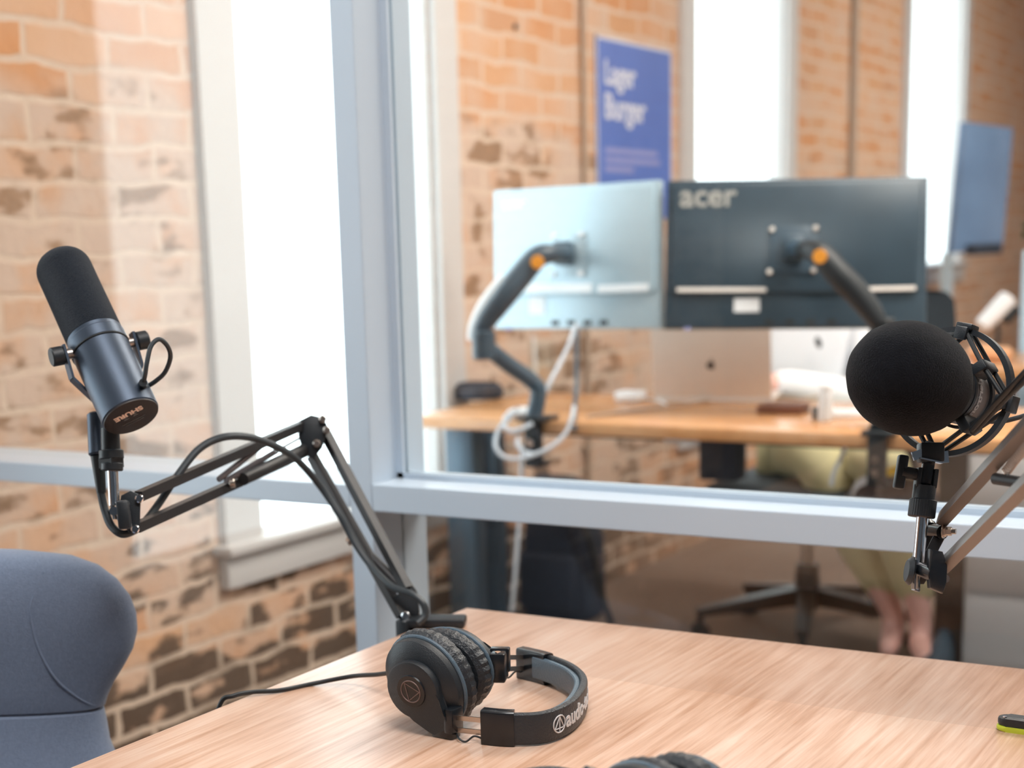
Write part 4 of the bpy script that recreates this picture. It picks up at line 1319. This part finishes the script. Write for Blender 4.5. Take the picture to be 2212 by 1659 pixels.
for lab, pts in (
    ('pale cable hanging in a wide loop under the left monitor clamp', [(1105, 900, 3.99), (1080, 925, 3.97), (1070, 960, 3.96), (1085, 985, 3.955), (1115, 992, 3.95), (1150, 984, 3.94), (1190, 965, 3.94), (1222, 935, 3.95), (1236, 900, 3.96), (1240, 878, 3.985)]),
    ('pale cable curling tightly round the left monitor clamp, topmost', [(1115, 885, 3.97), (1092, 900, 3.96), (1090, 920, 3.955), (1105, 932, 3.95), (1130, 925, 3.95), (1150, 915, 3.955)]),
    ('short pale cable curving below the screws of the left monitor clamp', [(1120, 945, 3.96), (1118, 960, 3.955), (1130, 975, 3.95), (1152, 982, 3.945), (1180, 974, 3.95)]),
    ('white cable dropping from the left monitor ports to the desk', [(1246, 700, 4.05), (1238, 720, 4.04), (1228, 748, 4.03), (1210, 785, 4.02), (1190, 822, 4.0), (1178, 850, 4.0)]),
    ('white cable slanting down from the desk edge left of the dark clamp', [(1842, 925, 3.72), (1832, 950, 3.70), (1818, 985, 3.70), (1802, 1020, 3.70), (1796, 1050, 3.70)]),
    ('long grey cable lying across the desk before the silver laptop', [(1270, 900, 3.90), (1380, 886, 3.92), (1480, 872, 3.94), (1580, 858, 3.96), (1680, 858, 3.95), (1740, 862, 3.92), (1790, 846, 3.95)]),
    ('pale blue cable hanging to the floor under the left end of the desk', [(1128, 960, 4.05), (1126, 1050, 4.05), (1120, 1150, 4.07), (1113, 1240, 4.10), (1106, 1320, 4.14)]),
):
    mt = M['ivory'] if 'grey' not in lab else M['conduit']
    P_ = [at(*p) for p in pts]
    if 'lying' in lab:
        P_ = [onz(p[0], min(p[1], 900) if k == 0 else p[1], DZ + 0.006) for k, p in enumerate(pts)]
    tag(obj('cable', B().tube(P_, 0.0052 if 'lying' not in lab else 0.004, 10, 6), mt), lab, 'cable')
tag(obj('cable', B().tube([at(1247, 705, 4.07), at(1246, 760, 4.06), at(1246, 830, 4.05), at(1242, 880, 4.0), at(1241, 930, 3.94)], 0.006, 10, 5), M['arm']), 'dark cable hanging straight down from the left monitor past the desk edge', 'cable')
# glass and stand behind the left monitor
q = onz(1172, 846, DZ)
t = thing('drinking_glass', 'clear drinking glass on the desk under the left monitor', 'glass', q)
for k, dx in enumerate((-0.02, 0.02)):
    pass
obj('tumbler', B().lathe(q, (0, 0, 1), [(0.0, 0.03), (0.002, 0.036), (0.15, 0.040), (0.15, 0.038), (0.006, 0.034), (0.006, 0.002)], 36), M['glass'], t)
obj('straw', B().cyl(q + V((-0.02, 0, 0.008)), q + V((-0.028, 0, 0.165)), 0.004, None, 10), M['white'], t)

# under the desk
q = onz(1195, 1325, 0)
t = thing('backpack', 'dark navy backpack with a red tag standing under the left end of the desk', 'backpack', q)
obj('pack_body', B().loft([[q + V((0.17 * s_ * math.copysign(abs(math.cos(a)) ** 0.6, math.cos(a)), 0.10 * s2 * math.copysign(abs(math.sin(a)) ** 0.6, math.sin(a)), z))
                            for a in [2 * math.pi * k / 32 for k in range(32)]] for z, s_, s2 in ((0.0, 0.9, 0.9), (0.02, 1, 1), (0.25, 0.98, 1.0), (0.38, 0.9, 0.85), (0.43, 0.75, 0.6), (0.45, 0.5, 0.3))]), M['bag'], t)
obj('front_pocket', B().box(q + V((0.02, -0.11, 0.13)), (0.24, 0.05, 0.18), None, 0.02), M['bag'], t)
obj('strap', B().tube([q + V((0.12, -0.09, 0.40)), q + V((0.20, -0.13, 0.28)), q + V((0.24, -0.13, 0.12)), q + V((0.27, -0.12, 0.015))], 0.010, 10, 6), M['rubber'], t)
obj('tag', B().box(q + V((-0.13, -0.105, 0.22)), (0.05, 0.03, 0.11), (V((0.97, 0, 0.25)), V((0, 1, 0)), V((-0.25, 0, 0.97))), 0.005), M['red'], t)
q = onz(1135, 1290, 0.02)
t = thing('stool', 'low dark round footstool under the left end of the desk', 'stool', (q.x, q.y - 0.28, 0))
qs = V((q.x, q.y - 0.28, 0))
obj('seat', B().cyl(qs + V((0, 0, 0.10)), qs + V((0, 0, 0.13)), 0.075, None, 36, 0.008), M['rubber'], t)
obj('base', B().cyl(qs, qs + V((0, 0, 0.10)), 0.05, 0.03, 24), M['bag'], t)
cbx = onz(2084, 1432, 0)
t = thing('drawer_pedestal', 'grey metal drawer pedestal beside the dark desk leg', 'cabinet', (cbx.x + 0.24, cbx.y + 0.1, 0))
obj('carcass', B().span((cbx.x, cbx.y - 0.04, 0.0), (cbx.x + 0.50, cbx.y + 0.42, 0.60), 0.004), M['cabinet'], t)
for k in range(3):
    dr = obj('drawer', B().span((cbx.x + 0.01, cbx.y - 0.052, 0.02 + 0.195 * k), (cbx.x + 0.49, cbx.y - 0.0405, 0.205 + 0.195 * k), 0.003), M['cabinet'], t)
    obj('handle', B().span((cbx.x + 0.30, cbx.y - 0.065, 0.16 + 0.195 * k), (cbx.x + 0.44, cbx.y - 0.0525, 0.172 + 0.195 * k), 0.003), M['steel'], dr)

# ------------------------------------------------------------------ office chair
hub = onz(1742, 1372, 0)
oc = thing('office_chair', 'black mesh office chair with a five-spoke base behind the desk', 'office chair', hub)
a0 = 3.752
for k in range(5):
    q = a0 + 2 * math.pi * k / 5
    d = V((math.cos(q), math.sin(q), 0))
    p0 = hub + d * 0.03 + V((0, 0, 0.125)); p1 = hub + d * 0.335 + V((0, 0, 0.085))
    sp_ = B()
    a, u, s = frame(p1 - p0)
    sp_.loft([[p + s * (x * w_) + u * (y * h_) for x, y in ((-1, -1), (1, -1), (1, 1), (-1, 1))] for p, w_, h_ in ((p0, 0.028, 0.026), (p1, 0.018, 0.012))])
    sk = obj('base_spoke', sp_, M['chairmetal'], oc)
    cs = hub + d * 0.325
    tg = V((-d.y, d.x, 0))
    obj('caster', B().cyl(cs + V((0, 0, 0.027)) - tg * 0.022, cs + V((0, 0, 0.027)) - tg * 0.004, 0.026, None, 20).cyl(cs + V((0, 0, 0.027)) + tg * 0.004, cs + V((0, 0, 0.027)) + tg * 0.022, 0.026, None, 20).cyl(cs + V((0, 0, 0.03)), cs + V((0, 0, 0.085)), 0.010), M['rubber'], sk)
obj('hub', B().cyl(hub + V((0, 0, 0.09)), hub + V((0, 0, 0.22)), 0.040, 0.034), M['chairmetal'], oc)
obj('gas_column', B().cyl(hub + V((0, 0, 0.22)), hub + V((0, 0, 0.42)), 0.018), M['steel'], oc)
obj('seat', B().box(hub + V((0, -0.02, 0.45)), (0.48, 0.46, 0.07), None, 0.03, 3), M['mesh'], oc)
bc = V((-1.50, 5.00, 0))
fr_ = B()
back_r = []
for z, w_ in ((0.55, 0.19), (0.62, 0.215), (0.75, 0.23), (0.9, 0.235), (0.975, 0.225), (0.998, 0.20), (1.004, 0.17)):
    back_r.append([V((bc.x + x * w_, bc.y + 0.06 * (z - 0.55) + 0.05 * (1 - x * x) + y, z)) for x, y in [(-1, 0), (-0.6, -0.006), (0, -0.008), (0.6, -0.006), (1, 0), (0.6, 0.01), (0, 0.012), (-0.6, 0.01)]])
obj('backrest', B().loft(back_r), M['mesh'], oc)
obj('back_support', B().tube([hub + V((0, 0.1, 0.43)), hub + V((0.05, 0.28, 0.45)), V((bc.x, bc.y + 0.08, 0.58)), V((bc.x, bc.y + 0.095, 0.80))], 0.02, 10, 6), M['chairmetal'], oc)
for sgn in (-1, 1):
    p = hub + V((0.27 * sgn, 0.0, 0))
    ar = obj('armrest', B().box(p + V((0, -0.02, 0.655)), (0.075, 0.24, 0.03), None, 0.012), M['mesh'], oc)
    obj('armrest_post', B().tube([hub + V((0.2 * sgn, 0, 0.43)), p + V((0, 0, 0.46)), p + V((0, 0, 0.645))], 0.015, 10, 5), M['chairmetal'], ar)


# ------------------------------------------------------------------ seated person
def skin(name, chains, m, parent, sub=2):
    """chains: lists of (point, radius); points that coincide are shared. First point of the first chain is the root."""
    vs, rs, es, ix = [], [], [], {}
    for ch in chains:
        prev = None
        for p, r in ch:
            key = tuple(round(c, 4) for c in p)
            if key not in ix:
                ix[key] = len(vs); vs.append(V(p)); rs.append(r)
            i = ix[key]
            if prev is not None and prev != i:
                es.append((prev, i))
            prev = i
    base = wloc(parent)
    me = bpy.data.meshes.new(name)
    me.from_pydata([v - base for v in vs], es, [])
    o = bpy.data.objects.new(name, me)
    COL.objects.link(o)
    md = o.modifiers.new('skin', 'SKIN')
    if not me.skin_vertices:
        me.attributes.new('skin', 'FLOAT_VECTOR', 'POINT') if False else None
    for i, d in enumerate(me.skin_vertices[0].data):
        r = rs[i]
        d.radius = r if isinstance(r, tuple) else (r, r)
        d.use_root = (i == 0)
    md.use_smooth_shade = True
    sb_ = o.modifiers.new('sub', 'SUBSURF'); sb_.levels = sub; sb_.render_levels = sub
    me.materials.append(m)
    bpy.context.view_layer.update()
    dg = bpy.context.evaluated_depsgraph_get()
    ev = bpy.data.meshes.new_from_object(o.evaluated_get(dg))
    ev.name = name
    o.modifiers.clear()
    o.data = ev
    if not ev.materials:
        ev.materials.append(m)
    o.parent = parent
    return o


def add_skin_layer():
    pass


pel = V((-1.60, 4.66, 0.545))
per = thing('person', 'person in white t-shirt and khaki trousers seated behind the monitors', 'person', (pel.x, pel.y, 0.0))
hipR, hipL = pel + V((-0.085, -0.02, 0.0)), pel + V((0.085, -0.02, 0.0))
knR, knL = V((-1.45, 4.28, 0.575)), V((-1.25, 4.22, 0.575))
anR, anL = V((-1.255, 4.40, 0.10)), V((-1.165, 4.36, 0.10))
chest = pel + V((0, -0.03, 0.33)); neck = pel + V((0, -0.07, 0.47)); head = pel + V((0, -0.13, 0.55))
shR, shL = chest + V((-0.17, 0, 0.08)), chest + V((0.17, 0, 0.08))
elR, elL = shR + V((-0.05, -0.10, -0.25)), shL + V((0.06, -0.10, -0.25))
haR, haL = ony(1520, 850, 4.24), ony(1605, 850, 4.24)
haR.z = haL.z = DZ + 0.05
toR, toL = anR + V((0.02, -0.14, -0.068)), anL + V((0.05, -0.14, -0.068))
chains = [[(pel, 0.115), (pel + V((0, -0.01, 0.16)), 0.105), (chest, 0.125), (neck, 0.055), (head, 0.085), (head + V((0, -0.01, 0.09)), 0.085)],
          [(pel, 0.115), (hipR, 0.085), (knR, 0.058), ((knR + anR) / 2, 0.05), (anR, 0.034), (anR + V((0.0, -0.02, -0.055)), 0.036), (toR, 0.026)],
          [(pel, 0.115), (hipL, 0.085), (knL, 0.058), ((knL + anL) / 2, 0.05), (anL, 0.034), (anL + V((0.0, -0.02, -0.055)), 0.036), (toL, 0.026)]]
for sh_, e_l, ha, sg in ((shR, elR, haR, -1), (shL, elL, haL, 1)):
    dv = (ha - e_l).normalized()
    wrist = ha - dv * 0.03
    chains.append([(chest, 0.125), (sh_, 0.06), (e_l, 0.042), (wrist, 0.027), (ha + dv * 0.03, (0.034, 0.016))])
    for k in range(4):
        sd_ = V((0.018 * (k - 1.5), 0, 0))
        b0 = ha + dv * 0.055 + sd_
        ln_ = (0.030, 0.036, 0.033, 0.026)[k]
        chains.append([(ha + dv * 0.03, (0.034, 0.016)), (b0, 0.0085), (b0 + dv * ln_ + V((0, 0, -0.004)), 0.008), (b0 + dv * ln_ * 1.7 + V((0, 0, -0.016)), 0.007)])
    chains.append([(wrist, 0.027), (ha + V((-0.034 * sg, -0.01, -0.004)), 0.010), (ha + V((-0.042 * sg, -0.04, -0.012)), 0.008)])
skin('body', chains, M['skin'], per)
shirt = skin('t_shirt', [[(pel + V((0, 0, 0.03)), 0.145), (pel + V((0, -0.01, 0.17)), 0.140), (chest, 0.158), (neck + V((0, 0.005, -0.05)), 0.075)],
                 [(chest, 0.158), (shR, 0.085), (elR, 0.062), (elR.lerp(haR, 0.8), 0.048)], [(chest, 0.158), (shL, 0.085), (elL, 0.062), (elL.lerp(haL, 0.8), 0.048)]], M['shirt'], per)
obj('shirt_emblem', B().ell(chest + V((0.075, -0.150, 0.0)), (0.009, 0.006, 0.017), (V((0.93, 0.1, 0.35)).normalized(), V((0, 1, 0)), V((-0.35, 0, 0.93)).normalized()), 16, 10), M['rubber'], shirt)
skin('trousers', [[(pel, 0.150), (hipR, 0.105), (knR, 0.080), ((knR + anR) / 2, 0.072), (anR + V((-0.012, 0.02, 0.06)), 0.066)],
                  [(pel, 0.150), (hipL, 0.105), (knL, 0.080), ((knL + anL) / 2, 0.072), (anL + V((-0.012, 0.02, 0.06)), 0.066)]], M['khaki'], per)
hd = head + V((0, -0.02, 0.05))
obj('hair', B().ell(hd + V((0, 0.035, 0.035)), (0.098, 0.095, 0.105), None, 24, 14), M['hair'], per)
fc = B()
fc.ell(hd + V((0, -0.085, -0.01)), (0.014, 0.020, 0.024), None, 14, 8)
for sg in (-1, 1):
    fc.ell(hd + V((0.088 * sg, 0.0, -0.005)), (0.012, 0.022, 0.032), None, 14, 8)
obj('nose_and_ears', fc, M['skin'], per)
ey = B()
for sg in (-1, 1):
    ey.ell(hd + V((0.034 * sg, -0.078, 0.018)), (0.012, 0.008, 0.008), None, 12, 8)
ey.ell(hd + V((0, -0.074, -0.048)), (0.024, 0.010, 0.006), None, 14, 8)
obj('eyes_and_mouth', ey, M['hair'], per)
q = onz(2048, 1420, 0)
t = thing('shoe', 'dark slate shoe lying by the foot of the dark desk leg', 'shoe', q + V((0.03, -0.07, 0)))
qq = q + V((0.0, -0.07, 0))
obj('upper', B().loft([[qq + V((0.035 * w_ * math.cos(a), y, z0 + h_ * max(0, math.sin(a)))) for a in [2 * math.pi * k / 20 for k in range(20)]] for y, w_, h_, z0 in ((-0.13, 0.4, 0.02, 0.012), (-0.10, 0.95, 0.035, 0.012), (-0.05, 1.1, 0.05, 0.012), (0.0, 1.0, 0.08, 0.012), (0.04, 0.95, 0.09, 0.012), (0.06, 0.6, 0.08, 0.012))]), M['arm'], t)
obj('sole', B().box(qq + V((0, -0.035, 0.007)), (0.078, 0.20, 0.014), None, 0.006), M['rubber'], t)

# grey jacket with a reflective band, over the near knee
jc = at(1925, 1078, 3.93)
t = thing('jacket', 'folded grey jacket with a white and yellow band on the near knee', 'jacket', jc - V((0, 0, 0.06)))
jb = B().ell(jc, (0.115, 0.10, 0.055), None, 32, 16)
obj('cloth', jb, M['greyfab'], t)
bpts = [at(1842, 1064, 3.86), at(1854, 1045, 3.81), at(1880, 1033, 3.79), at(1912, 1022, 3.785), at(1945, 1013, 3.785)]
obj('white_band', B().sweep(smoothpath(bpts[:4], 6), 0.006, 0.020, cdir(0.2, -1, 0), 0.4), M['white'], t)
obj('yellow_band', B().sweep(smoothpath(bpts[3:], 6), 0.006, 0.020, cdir(0.2, -1, 0), 0.4), M['yellow'], t)

# ------------------------------------------------------------------ far right of the office
d2 = onz(2095, 798, DZ)
t = thing('desk', 'far oak desk with a bright top near the right-hand window', 'desk', (d2.x + 0.6, d2.y + 0.4, 0))
obj('desktop', B().span((d2.x - 0.25, d2.y, DZ - 0.035), (d2.x + 1.2, d2.y + 0.8, DZ), 0.004), M['desk'], t)
for x in (-0.2, 1.15):
    for y in (0.05, 0.75):
        obj('leg', B().box((d2.x + x, d2.y + y, (DZ - 0.035) / 2), (0.05, 0.05, DZ - 0.035), None, 0.003), M['chairmetal'], t)
q = V((onz(2140, 765, DZ).x, onz(2140, 765, DZ).y, DZ))
t = thing('desk_lamp', 'white desk lamp with tilted head on the far desk', 'lamp', q)
hA, hB = at(2120, 705, 5.55), at(2180, 645, 5.55)
obj('lamp_base', B().cyl(q, q + V((0, 0, 0.012)), 0.06, 0.056, 28), M['rubber'], t)
obj('lamp_stem', B().tube([q + V((0, 0, 0.01)), q + V((0.02, 0.02, 0.06)), (hA + hB) / 2], 0.008, 10, 6), M['rubber'], t)
obj('lamp_shade', B().cyl(hA, hB, 0.028, 0.036, 28, 0.004), M['white'], t)
obj('lamp_cap', B().cyl(at(2165, 690, 5.56), at(2188, 662, 5.56), 0.03, 0.034, 24, 0.004), M['rubber'], t)
for k, (x, y, r) in enumerate(((2112, 712, 0.032), (2130, 722, 0.032), (2150, 732, 0.028), (2172, 736, 0.026))):
    pp = at(x, y, 5.42)
    base = V((pp.x, pp.y, DZ))
    o = obj('ball', B().ell(base + V((0, 0, r)), (r, r, r), None, 20, 12), M['terracotta'])
    tag(o, ('peach ball on the far desk, leftmost of the four by the lamp', 'peach ball on the far desk, second from the left by the lamp', 'peach ball on the far desk, third from the left by the lamp', 'peach ball on the far desk, rightmost of the four by the lamp')[k], 'ball', 'peach balls on the far desk')

# wall screen beyond the right-hand window
S1, S2, S3, S4 = at(2086, 262, 8.2), at(2190, 276, 8.5), at(2166, 540, 8.5), at(2058, 546, 8.2)
t = thing('wall_screen', 'tall blue glossy screen beside the right-hand window', 'screen', (S3 + S4) / 2)
nrm = (S2 - S1).cross(S4 - S1).normalized()
if nrm.dot(S1 - EYE) < 0:
    nrm = -nrm
obj('display', B().prism([S1, S2, S3, S4], nrm * 0.04, 0.004), M['screen'], t)
obj('lower_bar', B().bar(at(2094, 540, 8.15), at(2156, 536, 8.3), 0.05, 0.055, V((0, 0, 1)), 0.004), M['bag'], t)
obj('stand', B().bar(S4 + nrm * 0.03, V((S4.x, S4.y, 0.0)) + nrm * 0.03, 0.05, 0.05, V((1, 0, 0))), M['boardblue'], t)
q = at(2235, 700, 6.0); zt = at(2235, 540, 6.0).z
t = thing('cupboard', 'pale blue cupboard at the right edge with a plant on top', 'cupboard', (q.x + 0.25, q.y + 0.2, 0))
pL = at(2203, 700, 6.0)
obj('carcass', B().span((pL.x, pL.y, 0), (pL.x + 0.6, pL.y + 0.45, zt), 0.004), M['boardblue'], t)
dd_ = obj('door', B().span((pL.x + 0.01, pL.y - 0.018, 0.05), (pL.x + 0.59, pL.y - 0.0005, zt - 0.01), 0.003), M['boardblue'], t)
obj('handle', B().span((pL.x + 0.54, pL.y - 0.04, 0.7), (pL.x + 0.555, pL.y - 0.0185, 0.85), 0.003), M['steel'], dd_)
pc = V((pL.x + 0.12, pL.y + 0.16, zt))
t = thing('potted_plant', 'dark green leafy plant in a pot on the pale blue cupboard', 'plant', pc)
obj('pot', B().lathe(pc, (0, 0, 1), [(0.0, 0.05), (0.06, 0.065), (0.08, 0.07), (0.08, 0.06), (0.06, 0.055)], 28), M['rubber'], t)
lf = B()
for k in range(90):
    q = random.uniform(0, 2 * math.pi); el_ = random.uniform(-0.5, 1.2); r = random.uniform(0.05, 0.13)
    d = V((math.cos(q) * math.cos(el_), math.sin(q) * math.cos(el_), math.sin(el_)))
    c = pc + V((-0.03, 0, 0.11)) + V((d.x * r, d.y * r, d.z * r * 0.8))
    a, u, s = frame(d, V((random.random(), random.random(), 1)))
    ln_, w_ = random.uniform(0.03, 0.05), random.uniform(0.014, 0.02)
    lf.loft([[c + a * t_ * ln_ + s * x * w_ * math.sin(math.pi * (0.06 + 0.9 * t_)) + u * y * 0.0015 for x, y in ((-1, 0), (0, -1), (1, 0), (0, 1))] for t_ in (0, 0.25, 0.5, 0.75, 1)])
obj('foliage', lf, M['leaf'], t)
obj('stem', B().tube([pc + V((0, 0, 0.05)), pc + V((-0.01, 0, 0.10)), pc + V((-0.03, 0, 0.14))], 0.006, 8, 4), M['leaf'], t)
